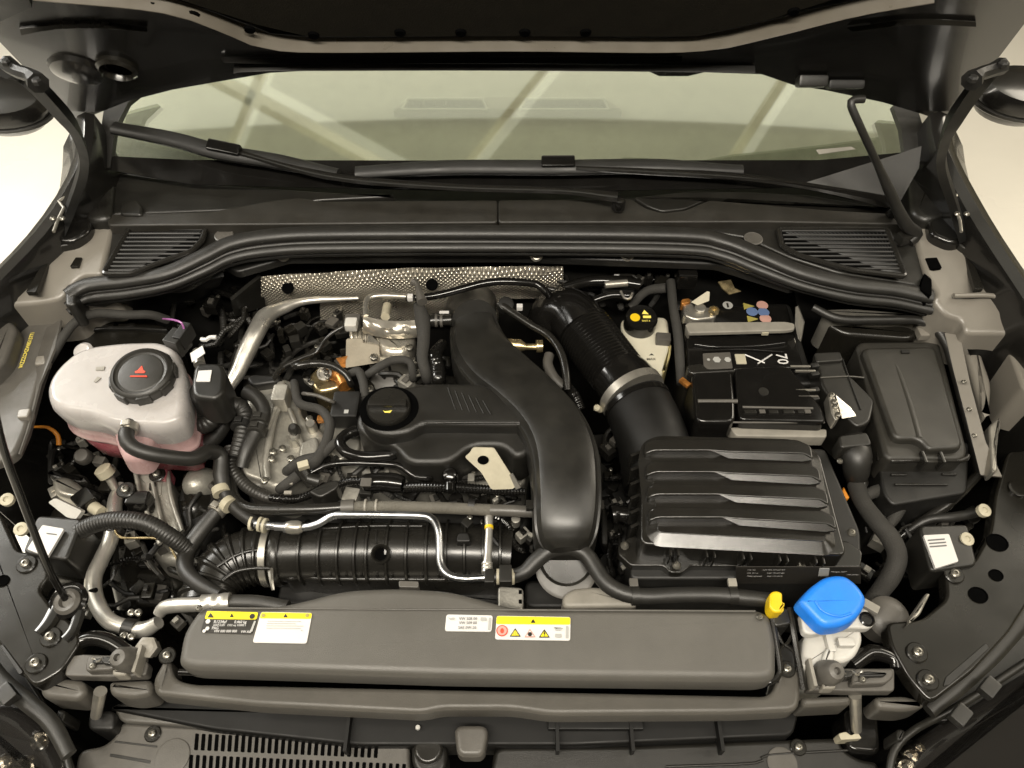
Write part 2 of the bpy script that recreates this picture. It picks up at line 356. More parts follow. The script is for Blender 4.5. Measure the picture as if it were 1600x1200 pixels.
# left ledges
B.add('wing_ledge', MB().slab(PX([(150, 318, .09), (92, 372, .085), (45, 383, .085), (-40, 452, .075), (-40, 480, .065), (60, 472, .065), (95, 466, .068), (112, 440, .075), (128, 428, .08), (160, 428, .08), (178, 352, .085), (172, 330, .09)]), -0.02, 0.007, 0.006), PNS, label='grey ledge beside the coolant tank')
B.add('ledge_step', MB().slab(PX([(44, 384), (68, 381), (88, 372), (110, 372), (118, 380), (84, 386), (50, 392)], 0.094), 0.08, 0.003, 0.004), PLA)
B.add('ledge_groove', MB().slab(PX([(83, 384), (86, 386), (56, 456), (40, 456)], 0.0835), 0.076, 0.0005, 0.002), PND)
B.add('ledge_slot', MB().slab(PX([(118, 402), (128, 402), (122, 416), (109, 416)], 0.084), 0.076, 0.0005, 0.0), PND)
B.add('drain_hole', MB().lathe([(0.012, 0), (0.012, 0.003), (0.0095, 0.004), (0.009, 0.001)], U(132, 337, 0.09), seg=18), PND)
B.add('inner_wall', MB().plate(PX([(-60, 478, .06), (105, 468, .06), (160, 470, .04), (350, 432, .03), (330, 470, -.12), (180, 520, -.12), (100, 540, -.25), (-60, 600, -.3)]), 0.01), PLD)
B.add('strut_tower', MB().slab(PX([(115, 515), (135, 500), (215, 497), (262, 505), (275, 525), (270, 560), (120, 560)], -0.02), -0.2, 0.012, 0.02), PND)
B.add('tower_rib', T([(122, 530, 4), (135, 517, 4), (200, 513, 4), (262, 516, 4)], -0.018), PNT)
B.add('tower_hole', MB().lathe([(0.0035, 0), (0.0035, 0.0006)], U(181, 507, -0.0195), seg=12), HOL)
B.add('inner_rail', MB().slab(PX([(28, 505), (95, 500, .02), (62, 592), (40, 672), (22, 712), (-30, 730), (-30, 600), (18, 560)], 0.02), 0.005, 0.006, 0.004), PLM)
B.add('rail_block', MB().slab(PX([(-20, 500), (16, 499), (26, 512), (10, 560), (-20, 590)], 0.045), -0.02, 0.006, 0.004), PLM)
B.add('rail_flange', MB().plate(PX([(72, 512, .03), (95, 500, .04), (85, 545, .03), (62, 600, .022), (44, 670, .02), (30, 710, .018), (20, 706, .0), (45, 600, .01)]), 0.003), PLM)
for q in ((66, 562), (38, 645)): B.add('rail_clip', MB().slab(PX([(q[0] - 10, q[1] - 6), (q[0] + 10, q[1] - 8), (q[0] + 5, q[1] + 6), (q[0] - 13, q[1] + 8)], 0.026), 0.012, 0.002, 0.001), PNS)
B.text('WZZZCMZW8515771', (35, 575), (54, 520), 0.021, YIN, hs=1.1)
# right ledges
B.add('wing_ledge', MB().slab(PX([(1442, 335, .09), (1475, 350, .088), (1505, 383, .085), (1548, 381, .085), (1590, 455, .075), (1620, 480, .07), (1620, 520, .055), (1560, 520, .05), (1508, 520, .05), (1505, 498, .056), (1478, 492, .06), (1458, 468, .07), (1464, 455, .075), (1448, 432, .08), (1425, 360, .085)]), -0.02, 0.007, 0.006), PNS, label='grey ledge beside the fuse box')
B.add('ledge_step', MB().slab(PX([(1545, 384), (1525, 378), (1500, 372), (1492, 376), (1508, 388), (1540, 392)], 0.094), 0.08, 0.003, 0.004), PLA)
B.add('ledge_groove', MB().slab(PX([(1505, 390), (1512, 390), (1538, 450), (1524, 451)], 0.0835), 0.076, 0.0005, 0.002), PND)
B.add('ledge_slot', MB().slab(PX([(1446, 403), (1464, 402), (1472, 418), (1454, 420)], 0.0835), 0.076, 0.0005, 0.0), HOL)
B.add('ledge_fold', T([(1490, 462, 4), (1550, 462, 4), (1580, 472, 5)], 0.074), PNS)
B.add('ledge_opening', MB().slab(PX([(1438, 452), (1444, 426), (1456, 436), (1456, 462)], 0.082), 0.06, 0.0005, 0.004), HOL)
B.add('inner_rail', MB().plate(PX([(1476, 520, .03), (1500, 524, .03), (1516, 600, .02), (1540, 690, .0), (1566, 745, -.02), (1532, 742, -.02), (1510, 655, .0), (1490, 580, .01)]), 0.006, 0.002), PNS, label='bare pressed rail beside the fuse box')
B.add('rail_pocket', MB().slab(PX([(1508, 545), (1532, 542), (1552, 600), (1548, 640), (1540, 655)], 0.006), -0.03, 0.008, 0.006), PNS)
B.add('rail_tab', MB().slab(PX([(1545, 665), (1562, 650), (1566, 665), (1556, 690), (1560, 735), (1550, 740)], 0.0), -0.02, 0.003, 0.002), STL)
for q in ((1490, 530), (1497, 560), (1506, 597), (1514, 640), (1522, 681)): B.share('bolt', SCRW, U(q[0], q[1], 0.022), None, 0, 0.8)
B.add('inner_wall', MB().plate(PX([(1500, 520, .04), (1640, 520, .04), (1660, 760, -.1), (1580, 700, -.15), (1545, 560, -.1)]), 0.01), PLD)
B.add('wing_channel', MB().slab(PX([(1565, 512), (1600, 500), (1640, 560), (1640, 620), (1600, 610)], 0.035), -0.05, 0.006, 0.004), PNS)
B.add('scuttle_brace', MB().slab(PX([(1285, 482), (1330, 480), (1430, 487), (1440, 495), (1390, 500), (1300, 498)], 0.02), -0.05, 0.006, 0.006), STL)
B.add('scuttle_lip', MB().slab(PX([(1290, 505), (1330, 504), (1420, 508), (1440, 522), (1420, 530), (1320, 522)], 0.005), -0.08, 0.006, 0.008), PND)
B.add('scuttle_wall', MB().plate(PX([(1240, 450, .03), (1460, 480, .03), (1480, 560, -.15), (1260, 560, -.2)]), 0.01), PLD)
# chassis leg and subframe seen deep on the left
B.add('chassis_leg', MB().slab(PX([(215, 878), (290, 882), (285, 945), (200, 950), (190, 900)], -0.20), -0.4, 0.02, 0.02), PND)
B.add('chassis_leg', MB().slab(PX([(175, 840), (212, 832), (222, 960), (180, 975), (160, 890)], -0.19), -0.4, 0.025, 0.02), PND)
B.add('leg_flange', MB().slab(PX([(212, 926), (285, 938), (283, 950), (210, 945)], -0.185), -0.3, 0.005, 0.004), PND)
B.add('leg_flange', MB().slab(PX([(215, 877), (285, 881), (283, 888), (214, 886)], -0.196), -0.3, 0.003, 0.002), PNT)
B.add('engine_mount_arm', MB().slab(PX([(60, 790), (150, 735), (190, 745), (200, 830), (140, 900), (60, 900)], -0.22), -0.4, 0.03, 0.02), PND)
# front carrier plates
def carrier(s, pts, bolts, holes, z):
    o = B.add('carrier_plate', MB().slab(PX(pts, z), z - 0.02, 0.004, 0.01), PND)
    for q in bolts: bolt(B, q[0], q[1], z + 0.0005, 1.25)
    for q in holes: B.add('plate_hole', MB().lathe([(q[2] * 0.0008 * 1.18, 0), (q[2] * 0.0008 * 1.18, 0.0015), (q[2] * 0.0008, 0.002), (q[2] * 0.0008, 0.0006)], U(q[0], q[1], z), seg=18, ys=0.9), HOL)
    return o
carrier(-1, [(-40, 780), (0, 800), (28, 862), (62, 862), (78, 900), (60, 920), (85, 955), (108, 968), (128, 1000), (95, 1050), (52, 1075), (0, 1010), (-40, 960)], [(42, 882), (80, 996), (57, 1037)], [(4, 908, 9)], -0.03)
carrier(1, [(1660, 700), (1575, 705), (1556, 770), (1548, 830), (1520, 880), (1476, 880), (1478, 905), (1480, 935), (1440, 968), (1384, 972), (1392, 1010), (1420, 1060), (1455, 1100), (1520, 1050), (1580, 985), (1660, 860)], [(1490, 898), (1432, 1020), (1449, 1063)], [(1558, 848, 14), (1528, 930, 12), (1556, 899, 9)], -0.03)
B.add('plate_boss', MB().lathe([(0.012, 0), (0.012, 0.004), (0.009, 0.005)], U(1589, 765, -0.03), seg=20), PND)
B.add('plate_groove', MB().slab(PX([(1474, 1072), (1478, 1058), (1540, 1005), (1546, 1012), (1484, 1070)], -0.0285), -0.05, 0.0005, 0.002), PLD)
B.add('plate_groove', MB().slab(PX([(0, 1010), (4, 1006), (36, 1050), (30, 1054)], -0.0285), -0.05, 0.0005, 0.002), PLD)
B.add('wing_edge', T([(1640, 900, 16), (1600, 960, 16), (1560, 1010, 15), (1510, 1060, 14), (1450, 1110, 13)], -0.055, flat=0.6), PLA)
B.add('wing_edge', T([(-40, 1010, 14), (0, 1062, 14), (40, 1095, 13), (80, 1130, 13), (108, 1180, 12)], -0.055, flat=0.6), PLA)
B.add('wing_liner', MB().slab(PX([(1440, 1130), (1500, 1040), (1600, 900), (1720, 800), (1720, 1060), (1560, 1130)], -0.10), -0.3, 0.004, 0.01), PNT)
B.add('wing_liner', MB().slab(PX([(-120, 900), (0, 990), (60, 1080), (110, 1160), (60, 1170), (-120, 1120)], -0.10), -0.3, 0.004, 0.01), PNT)
for q in ((1500, 1118), (1545, 1075), (12, 1085)): B.add('edge_clip', MB().box(U(q[0], q[1], -0.04), 0.022, 0.016, 0.012, R(40 if q[0] > 800 else -40)), PLA, bevel=0.002)
# ---------------------------------------------------------------- bonnet
HP = Vector((0, 0.745, 0.287)); HU = Vector((0, -0.5, 0.866)); HN = Vector((0, -0.866, -0.5))
def H(px, py, off=0.0): return WP(px, py, HP + HN * off, HN)
Bn = Thing('bonnet', 'raised black bonnet with its felt lined underside above the windscreen', 'bonnet', HP)
low = [(-60, 5), (0, 66), (60, 128), (120, 190), (150, 178), (200, 158), (270, 140), (350, 126), (420, 114), (470, 111), (800, 110), (1010, 110), (1030, 119), (1075, 119), (1100, 113), (1190, 116), (1240, 133), (1290, 141), (1380, 160), (1440, 178), (1474, 190), (1530, 130), (1600, 38), (1660, -40)]
pts = [H(*q) for q in low]; pts += [HP + HU * 0.93 + Vector((0.62, 0, 0)), HP + HU * 0.98, HP + HU * 0.93 + Vector((-0.62, 0, 0))]
pn = Bn.add('inner_panel', MB().plate(pts, 0.02), PNT)
mb = MB(); a = [(-120, -90), (90, -40), (270, -4), (400, 38), (480, 57), (800, 57), (1090, 57), (1200, 31), (1300, 0), (1480, -40), (1720, -90)]
Bn.add('insulation_pad', MB().plate([H(q[0], q[1], 0.014) for q in a] + [HP + HU * 0.85 + Vector((0.5, 0, 0)) + HN * 0.014, HP + HU * 0.85 + Vector((-0.5, 0, 0)) + HN * 0.014], 0.012), FLT)
def hstrip(name, c1, c2, o1, o2, m, back=0.0):
    n = 40; A, _ = crom([H(q[0], q[1], o1) for q in c1], [1] * len(c1), 0.02); Bq, _ = crom([H(q[0], q[1], o2) for q in c2], [1] * len(c2), 0.02)
    f = lambda L, t: L[min(int(t * (len(L) - 1)), len(L) - 2)].lerp(L[min(int(t * (len(L) - 1)), len(L) - 2) + 1], t * (len(L) - 1) - min(int(t * (len(L) - 1)), len(L) - 2))
    rows = []
    for k in range(n + 1):
        p = f(A, k / n); q = f(Bq, k / n); d = q - p
        rows.append([p - HN * o1 * 0.9, p, p + d * 0.1 + HN * 0.002, p + d * 0.9 + HN * 0.002, q, q - HN * o2 * 0.95 + d * 0.25])
    return Bn.add(name, MB().loft(rows), m)
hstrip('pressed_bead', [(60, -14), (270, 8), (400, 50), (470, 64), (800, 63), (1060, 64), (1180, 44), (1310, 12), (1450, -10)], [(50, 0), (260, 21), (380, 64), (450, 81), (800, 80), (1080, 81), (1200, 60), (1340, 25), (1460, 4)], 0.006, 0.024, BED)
hstrip('pressed_bead', [(345, 91), (430, 93), (800, 92), (1000, 92), (1060, 90)], [(350, 96), (430, 98), (800, 97), (1000, 97), (1065, 95)], 0.003, 0.008, PNT)
hstrip('pressed_bead', [(30, 42), (90, 36), (160, 36), (230, 44)], [(34, 54), (90, 44), (160, 43), (230, 48)], 0.002, 0.006, PND)
hstrip('pressed_bead', [(1360, 40), (1400, 34), (1450, 32), (1525, 36)], [(1330, 48), (1400, 39), (1450, 37), (1525, 40)], 0.002, 0.006, PND)
hstrip('rear_lip', [(365, 109), (430, 104), (800, 103), (1180, 107)], [(365, 113), (430, 109), (800, 109), (1180, 112)], 0.003, 0.010, PLA)
def hcirc(name, px, py, r, off, m, prof): return Bn.add(name, MB().lathe([(r * a, b) for a, b in prof], H(px, py, off), HN, 24), m)
hcirc('access_hole', 183, 103, 0.026, 0, PND, [(1.0, 0), (1.0, 0.006), (0.82, 0.010), (0.72, 0.004), (0.7, 0.001)])
hcirc('access_hole_plug', 188, 105, 0.017, 0.002, HOL, [(1.0, 0), (1.0, 0.001)])
hcirc('pressed_dome', 120, 108, 0.035, 0, PNT, [(1.0, 0), (0.9, 0.006), (0.6, 0.010), (0.2, 0.011)])
Bn.add('panel_block', MB().plate([H(-10, 38, 0.02), H(50, 12, 0.02), H(42, -10, 0.02), H(-30, -10, 0.02)], 0.02), PLD)
for q in ((240, 9), (303, 22), (390, 45), (490, 54), (625, 50), (720, 50), (820, 50), (915, 50), (1240, 17)): Bn.add('pad_clip', MB().lathe([(0.007, 0), (0.006, 0.003)], H(q[0], q[1], 0.014), HN, 12), HOL)
Bn.add('washer_jet', MB().box(H(1268, 127, 0.006), 0.04, 0.02, 0.016, 0, Matrix.Rotation(R(-35), 3, 'X')), PLA, bevel=0.004)
Bn.add('washer_jet', MB().box(H(1320, 132, 0.004), 0.05, 0.018, 0.012, R(0), Matrix.Rotation(R(-35), 3, 'X')), PLD, bevel=0.004)
# hinges
for sgn in (-1, 1):
    hx = [(8, 112, .36), (40, 120, .34), (95, 175, .31), (122, 215, .27), (130, 262, .21), (112, 320, .14), (92, 368, .10)] if sgn < 0 else [(1560, 105, .36), (1535, 125, .34), (1495, 180, .31), (1476, 222, .27), (1472, 262, .22), (1490, 320, .15), (1506, 375, .10)]
    P = [U(*q) for q in hx]
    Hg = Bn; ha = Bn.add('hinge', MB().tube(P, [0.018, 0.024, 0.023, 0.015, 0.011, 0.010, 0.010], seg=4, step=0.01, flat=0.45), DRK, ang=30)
    a = [(12, 100), (30, 112), (48, 118), (60, 130)] if sgn < 0 else [(1565, 103), (1548, 110), (1530, 116), (1518, 126)]
    Hg.add('hinge_link', MB().tube([U(*q, .37) for q in a], [0.010, 0.008, 0.008, 0.012], seg=8), PLD, ha)
    for q in (a[0], a[3]): Hg.add('bolt_head', MB().lathe([(.006, 0), (.006, .004), (.004, .006)], U(q[0], q[1], 0.376), seg=6), PLD, ha)
    a = [(118, 270), (112, 300), (92, 315), (100, 325), (90, 345), (84, 362)] if sgn < 0 else [(1484, 262), (1498, 300), (1490, 312), (1494, 330), (1500, 345), (1502, 362)]
    Hg.add('spring', MB().tube([U(*q, .14) for q in a], [0.0022] * 6, seg=8, straight=True), STL, ha)
    c = (88, 342) if sgn < 0 else (1500, 335)
    for d in (-5, 10): Hg.share('bolt', SCRW, U(c[0] + d, c[1], 0.142), ha)
    b0 = [(100, 300), (150, 300), (140, 360), (110, 378), (80, 375)] if sgn < 0 else [(1442, 300), (1490, 300), (1520, 372), (1490, 380), (1455, 365)]
    Hg.add('hinge_plate', MB().slab(PX(b0, 0.10), 0.07, 0.006, 0.01), PNT, ha)
    Hg.add('hinge_well', MB().slab(PX([(128, 250), (178, 262), (172, 340), (140, 345), (108, 320)] if sgn < 0 else [(1420, 262), (1470, 240), (1498, 330), (1450, 345), (1425, 330)], 0.105), 0.04, 0.01, 0.02), PLA, ha)
# mirrors outside
for sgn in (-1, 1):
    p = WP(2 if sgn < 0 else 1592, 168 if sgn < 0 else 152, Vector((0, 1.25, 0)), Vector((0, 1, 0)))
    Mi = Thing('door_mirror', 'black door mirror glimpsed past the bonnet corner on the ' + ('coolant tank' if sgn < 0 else 'fuse box') + ' side', 'mirror', p, 'door mirrors')
    Mi.add('housing', MB().lathe([(0.02, -0.04), (0.06, -0.035), (0.078, -0.01), (0.08, 0.015), (0.068, 0.035), (0.03, 0.045)], p, (0.1, -0.2, 1), 28, 1.3, 0.8), PNT)
    Mi.add('trim_line', MB().lathe([(0.079, -0.012), (0.083, -0.008), (0.083, -0.002), (0.079, 0.0)], p, (0.1, -0.2, 1), 28, 1.3, 0.8), PLA)
# ---------------------------------------------------------------- windscreen, dashboard, pillars
WB = Vector((0, 0.765, 0.128)); WN = Vector((0, -math.sin(R(28)), math.cos(R(28))))
def WS(px, py, off=0.0): return WP(px, py, WB + WN * off, WN)
Wn = Thing('windscreen', 'pale green windscreen mirroring the ceiling below the bonnet edge', 'windscreen', WB)
def wsurf(pl, off):
    return [WS(q[0], q[1], off) for q in pl]
mb = MB(); rows = []
for k in range(13):
    t = k / 12; y = 258 - t * 195; row = []
    for i in range(21):
        s = i / 20 * 2 - 1; p = WS(800 + s * (640 + 10 * t), y); row.append(p - WN * 0.025 * s * s)
    rows.append(row)
Wn.add('glass', mb.grid(rows), GLS, solid=0.004)
Wn.add('black_border', MB().plate([WS(178, 244, .004), WS(300, 250, .004), WS(800, 251, .004), WS(1280, 250, .004), WS(1412, 238, .004), WS(1430, 258, .004), WS(1300, 292, .004), WS(800, 300, .004), WS(300, 288, .004), WS(150, 262, .004)], 0.002), GLB)
for l in ([(172, 262), (180, 200), (200, 160), (225, 140), (165, 150), (158, 200), (150, 262)], [(1415, 255), (1408, 200), (1395, 165), (1432, 165), (1445, 205), (1450, 250)]):
    Wn.add('pillar_trim', MB().plate([WS(q[0], q[1], 0.006) for q in l], 0.01), PLA)
# thin scuff mark sticker low in the glass
Wn.add('sensor_strip', MB().plate([WS(1275, 234, .003), WS(1330, 229, .003), WS(1337, 233, .003), WS(1280, 241, .003)], 0.001), PLL)
D = Thing('dashboard', 'grey dashboard with twin demister vents seen through the windscreen', 'dashboard', (0, 0.95, 0.05))
secs = []
for i in range(17):
    x = (i / 16 * 2 - 1) * 0.72; c = -0.02 * (x / 0.7) ** 2
    secs.append([Vector((x, 0.76, 0.02 + c)), Vector((x, 0.80, 0.055 + c)), Vector((x, 0.845, 0.075 + c)), Vector((x, 0.87, 0.098 + c)), Vector((x, 0.90, 0.108 + c)), Vector((x, 1.25, 0.15 + c)), Vector((x, 1.40, 0.05 + c))])
D.add('dash_top', MB().loft(secs), DSH)
D.add('demister_frame', MB().slab(PX([(612, 172), (640, 151), (945, 151), (975, 172)], 0.122), 0.10, 0.004, 0.006), PLL)
for x0, x1 in ((632, 758), (816, 948)):
    v = D.add('demister_vent', MB().slab(PX([(x0, 168), (x0 + 8, 156), (x1 - 6, 156), (x1, 168)], 0.124), 0.11, 0.001, 0.002), PLD)
    D.add('vent_rim', MB().tube(PX([(x0 - 4, 170), (x0 + 5, 154), (x1 - 4, 154), (x1 + 4, 170), (x0 - 4, 170)], 0.125), [.0016] * 5, seg=6, straight=True), WHP)
    for k in range(7):
        xx = x0 + 12 + k * (x1 - x0 - 20) / 6; D.add('vent_fin', MB().box(U(xx, 162, 0.1245), 0.002, 0.012, 0.002), PLM, parent=v)
# ---------------------------------------------------------------- wipers
def wiper(lbl, blade, mount, arm, hub, z):
    w = Thing('windscreen_wiper', lbl, 'wiper', U(*hub, z - 0.01), 'windscreen wipers')
    P = [WS(q[0], q[1], 0.022) for q in blade]
    w.add('blade', MB().tube(P, [0.012, 0.014, 0.0145, 0.014, 0.010], seg=12, flat=0.7), PLD)
    w.add('rubber_lip', MB().tube([p - WN * 0.012 + Vector((0, -0.004, 0)) for p in P], [0.003] * 5, seg=6), RUB)
    c = WS(mount[0], mount[1], 0.034); d = (P[-1] - P[0]).normalized()
    M = Matrix((d, d.cross(WN) * -1, WN)).transposed()
    w.add('adapter', MB().box(c, 0.05, 0.017, 0.012, 0, M), GLB, bevel=0.003)
    A = [WS(q[0], q[1], 0.030) for q in arm[:-1]] + [U(*arm[-1], z)]
    w.add('arm', MB().tube(A, [0.006] + [0.0075] * (len(A) - 2) + [0.012], seg=8, flat=0.55), GLB)
    w.add('pivot_cap', MB().lathe([(0.010, -0.02), (0.010, -0.008), (0.008, -0.004), (0.003, -0.003)], U(*hub, z), seg=20), GLB)
wiper('wiper angled over the coolant tank side of the windscreen', [(178, 200), (270, 218), (345, 238), (430, 252), (528, 272)], (350, 231), [(372, 238), (520, 276), (700, 292), (880, 298), (965, 308)], (968, 308), 0.125)
wiper('long wiper lying flat along the battery side of the windscreen', [(556, 270), (700, 262), (870, 262), (1020, 260), (1160, 266)], (872, 253), [(900, 262), (1020, 268), (1150, 276), (1255, 290), (1400, 318)], (1402, 318), 0.125)
# ---------------------------------------------------------------- cowl
C = Thing('cowl', 'black plastic cowl panel between windscreen and engine bay', 'cowl', U(800, 330, 0.05))
C.add('cowl_base', MB().slab(PX([(160, 352), (160, 262), (1435, 262), (1435, 350)], 0.07), 0.03, 0.004), PLD)
C.add('cowl_cover', MB().slab(PX([(180, 268), (300, 286), (520, 300), (620, 306), (500, 312), (400, 326), (168, 335), (166, 300)], 0.094), 0.05, 0.004, 0.004), PLA)
C.add('cowl_lip', MB().slab(PX([(165, 335), (330, 330), (430, 312), (470, 308), (500, 314), (777.5, 312), (777.5, 347), (168, 352)], 0.098), 0.05, 0.003, 0.002), COW)
C.add('cowl_lip', MB().slab(PX([(778.5, 312), (986, 310), (1010, 325), (1035, 332), (1070, 328), (1108, 312), (1180, 318), (1300, 328), (1412, 334), (1418, 350), (1200, 346), (778.5, 347)], 0.098), 0.05, 0.003, 0.002), COW)
C.add('cowl_cover', MB().slab(PX([(990, 308), (1080, 298), (1180, 300), (1260, 304), (1395, 326), (1180, 316), (1108, 310), (1070, 326), (1035, 330), (1012, 322)], 0.094), 0.05, 0.003, 0.003), PLA)
C.add('cowl_cover', MB().plate(PX([(1256, 286, .115), (1405, 240, .15), (1440, 228, .165), (1436, 262, .13), (1405, 318, .105), (1300, 300, .105)]), 0.006), PLA)
C.add('cowl_boss', MB().slab(PX([(186, 335), (190, 314), (212, 310), (222, 322), (222, 336)], 0.102), 0.08, 0.004, 0.006), PLA)
C.add('cowl_shelf', MB().slab(PX([(118, 440, .07), (165, 353), (800, 345), (1422, 347), (1462, 450, .07), (1310, 426), (1235, 402), (1165, 370), (1080, 357), (480, 352), (400, 360), (340, 380), (275, 415), (200, 432, .07)], 0.083), 0.03, 0.004, 0.004), PLA)
for q in ((350, 368), (1177, 373)): C.add('shelf_plug', MB().lathe([(0.014, 0), (0.014, 0.001), (0.0125, 0.0018), (0.011, 0.0008)], U(q[0], q[1], 0.083), seg=22), PLM)
def grille(lbl, out, y0, y1, xl, xr, n):
    g = Thing('cowl_grille', lbl, 'grille', U((xl(y1) + xr(y1)) / 2, y1, 0.085), 'cowl grilles')
    g.add('backing', MB().slab(PX(out, 0.085), 0.08, 0.0005, 0.004), HOL)
    P = fillet(PX(out, 0.088), 0.006); g.add('frame', MB().tube(P + [P[0], P[1]], [0.0042] * (len(P) + 2), seg=8, straight=True), PLS)
    for k in range(n):
        y = y0 + (y1 - y0) * (k + 0.5) / n; a = U(xl(y) + 3, y, 0.087); b = U(xr(y) - 3, y, 0.087)
        g.add('slat', MB().tube([a, b], [0.0018, 0.0018], seg=6, straight=True, flat=1.3), PLD)
    m = 26
    for k in range(m):
        t = (k + 0.5) / m; xa = xl(y0) + (xr(y0) - xl(y0)) * t; xb = xl(y1) + (xr(y1) - xl(y1)) * t
        g.add('crossbar', MB().tube([U(xa, y0 + 2, 0.0862), U(xb, y1 - 2, 0.0862)], [0.0007] * 2, seg=4, straight=True), PLD)
def lin(pts):
    def f(y):
        for a, b in zip(pts, pts[1:]):
            if y <= b[1]: break
        t = (y - a[1]) / (b[1] - a[1]); return a[0] + (b[0] - a[0]) * max(0, min(1, t))
    return f
grille('black slatted cowl grille above the coolant tank', [(162, 428), (204, 354), (322, 355), (316, 376), (298, 394), (262, 406), (205, 428)], 356, 426, lin([(203, 356), (164, 426)]), lin([(320, 356), (314, 376), (296, 394), (262, 406), (205, 427)]), 11)
grille('black slatted cowl grille above the fuse box', [(1216, 358), (1385, 356), (1414, 432), (1330, 422), (1250, 400), (1222, 385)], 358, 430, lin([(1218, 360), (1224, 385), (1250, 400), (1330, 422), (1400, 431)]), lin([(1384, 358), (1413, 431)]), 11)
# ---------------------------------------------------------------- bonnet seal
S = Thing('bonnet_seal', 'long ribbed rubber bonnet seal running across the cowl', 'seal', U(800, 365, 0.05))
path = [(106, 460, .07), (135, 444, .072), (200, 436, .075), (262, 424, .08), (318, 398, .086), (360, 378, .09), (420, 367, .092), (520, 362, .093), (800, 361, .093), (1060, 364, .093), (1130, 374, .09), (1190, 397, .087), (1255, 424, .082), (1330, 442, .076), (1400, 450, .073), (1456, 462, .07)]
for dy, dz, r, m in ((2, 0, 13, RUB), (16, -.010, 5.5, RUB), (24, -.018, 11, RUB), (32, -.030, 8, PLD)):
    S.add('seal_ridge', T([(q[0], q[1] + dy * (1.0 if 300 < q[0] < 1200 else 0.85), q[2] + dz, r) for q in path], flat=0.72), m)
S.add('end_block', MB().slab(PX([(100, 448), (108, 442), (118, 444), (118, 475), (102, 478)], 0.074), 0.03, 0.004, 0.004), RUB)
# ================================================================ front: radiator cover, slam panel, bumper
F = Thing('slam_panel', 'grey front crossmember with recessed edge below the radiator cover', 'crossmember', U(740, 1090, -0.1))
F.add('crossmember', MB().slab(PX([(238, 1060, -.03), (262, 1020, -.028), (272, 1060, -.04), (300, 1068, -.042), (1205, 1087, -.042), (1222, 1040, -.028), (1252, 1045, -.028), (1250, 1110, -.04), (1150, 1115), (860, 1117), (800, 1108), (690, 1108), (660, 1115), (400, 1102), (240, 1085)], -0.04), -0.07, 0.006, 0.008), SLM)
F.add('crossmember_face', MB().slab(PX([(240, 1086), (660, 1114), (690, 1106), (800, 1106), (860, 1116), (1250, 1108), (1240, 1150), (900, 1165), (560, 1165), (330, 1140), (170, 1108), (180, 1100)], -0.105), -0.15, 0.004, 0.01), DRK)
F.add('crossmember_arm', MB().slab(PX([(60, 1062), (78, 1056), (130, 1062), (136, 1080), (120, 1095), (62, 1090)], -0.05), -0.09, 0.007, 0.008), SLM)
F.add('crossmember_arm', MB().slab(PX([(168, 1064), (238, 1060), (238, 1085), (205, 1092), (170, 1086)], -0.05), -0.09, 0.007, 0.008), SLM)
F.add('crossmember_arm', MB().slab(PX([(1252, 1088), (1330, 1086), (1332, 1100), (1255, 1104)], -0.05), -0.09, 0.006, 0.006), SLM)
F.add('crossmember_arm', MB().slab(PX([(1366, 1088), (1420, 1086), (1452, 1102), (1420, 1112), (1372, 1108)], -0.05), -0.09, 0.006, 0.008), SLM)
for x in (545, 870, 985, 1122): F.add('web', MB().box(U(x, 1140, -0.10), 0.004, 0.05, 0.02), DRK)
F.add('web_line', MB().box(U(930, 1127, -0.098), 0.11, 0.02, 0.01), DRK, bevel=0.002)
F.add('latch_lever', MB().slab(PX([(708, 1132), (765, 1132), (757, 1176), (750, 1182), (722, 1182), (714, 1176)], -0.075), -0.10, 0.006, 0.008), PLM)
bolt(F, 262, 1025, -0.026, 1.0); bolt(F, 1229, 1046, -0.026, 1.0)
F.add('strut_pin', MB().tube([U(157, 1080, -.05), U(150, 1118, -.09)], [0.007, 0.006], seg=12, straight=True), STL)
F.add('strut_pin', MB().tube([U(1336, 1086, -.05), U(1338, 1140, -.10)], [0.007, 0.006], seg=12, straight=True), STL)
F.add('lock_block', MB().slab(PX([(140, 1110), (180, 1110), (178, 1142), (135, 1140)], -0.10), -0.15, 0.004), PLD)
F.add('lock_block', MB().slab(PX([(1320, 1105), (1372, 1105), (1378, 1180), (1325, 1175)], -0.11), -0.16, 0.006), GLB)
F.add('lock_teeth', MB().slab(PX([(1310, 1146), (1322, 1143), (1330, 1149), (1340, 1143), (1347, 1154), (1314, 1156)], -0.10), -0.12, 0.001, 0.001), CRM)
# radiator cover with its stickers
K = Thing('radiator_cover', 'long grey radiator cover with yellow warning stickers', 'engine cover', U(745, 1000, -0.05))
kp = [(285, 985), (310, 950), (330, 944), (420, 947), (470, 937), (540, 919), (620, 916), (700, 920), (760, 936), (805, 948), (1000, 949), (1188, 951), (1204, 960), (1214, 1000), (1214, 1058), (1190, 1063), (700, 1057), (300, 1044), (276, 1038)]
K.add('cover', MB().slab(PX(kp, 0.0), -0.035, 0.010, 0.012, n=5), PLG)
K.add('hump_crease', T([(330, 950, 1.6), (460, 951, 1.6), (800, 953, 1.6), (1180, 955, 1.6)], 0.0008), PLG)
for x in (495, 990): K.add('retaining_tab', MB().slab(PX([(x - 12, 1040 + (x - 495) * 0.012), (x + 13, 1040 + (x - 495) * 0.012), (x + 13, 1050 + (x - 495) * 0.012), (x - 12, 1050 + (x - 495) * 0.012)], -0.006), -0.02, 0.001, 0.001), PLM)
K.add('retaining_tab', MB().slab(PX([(623, 907), (654, 908), (654, 918), (623, 917)], -0.004), -0.02, 0.001, 0.001), PLM)
for q in ((311, 951), (1187, 965)): K.share('bolt', SCRW, U(q[0], q[1], 0.001))
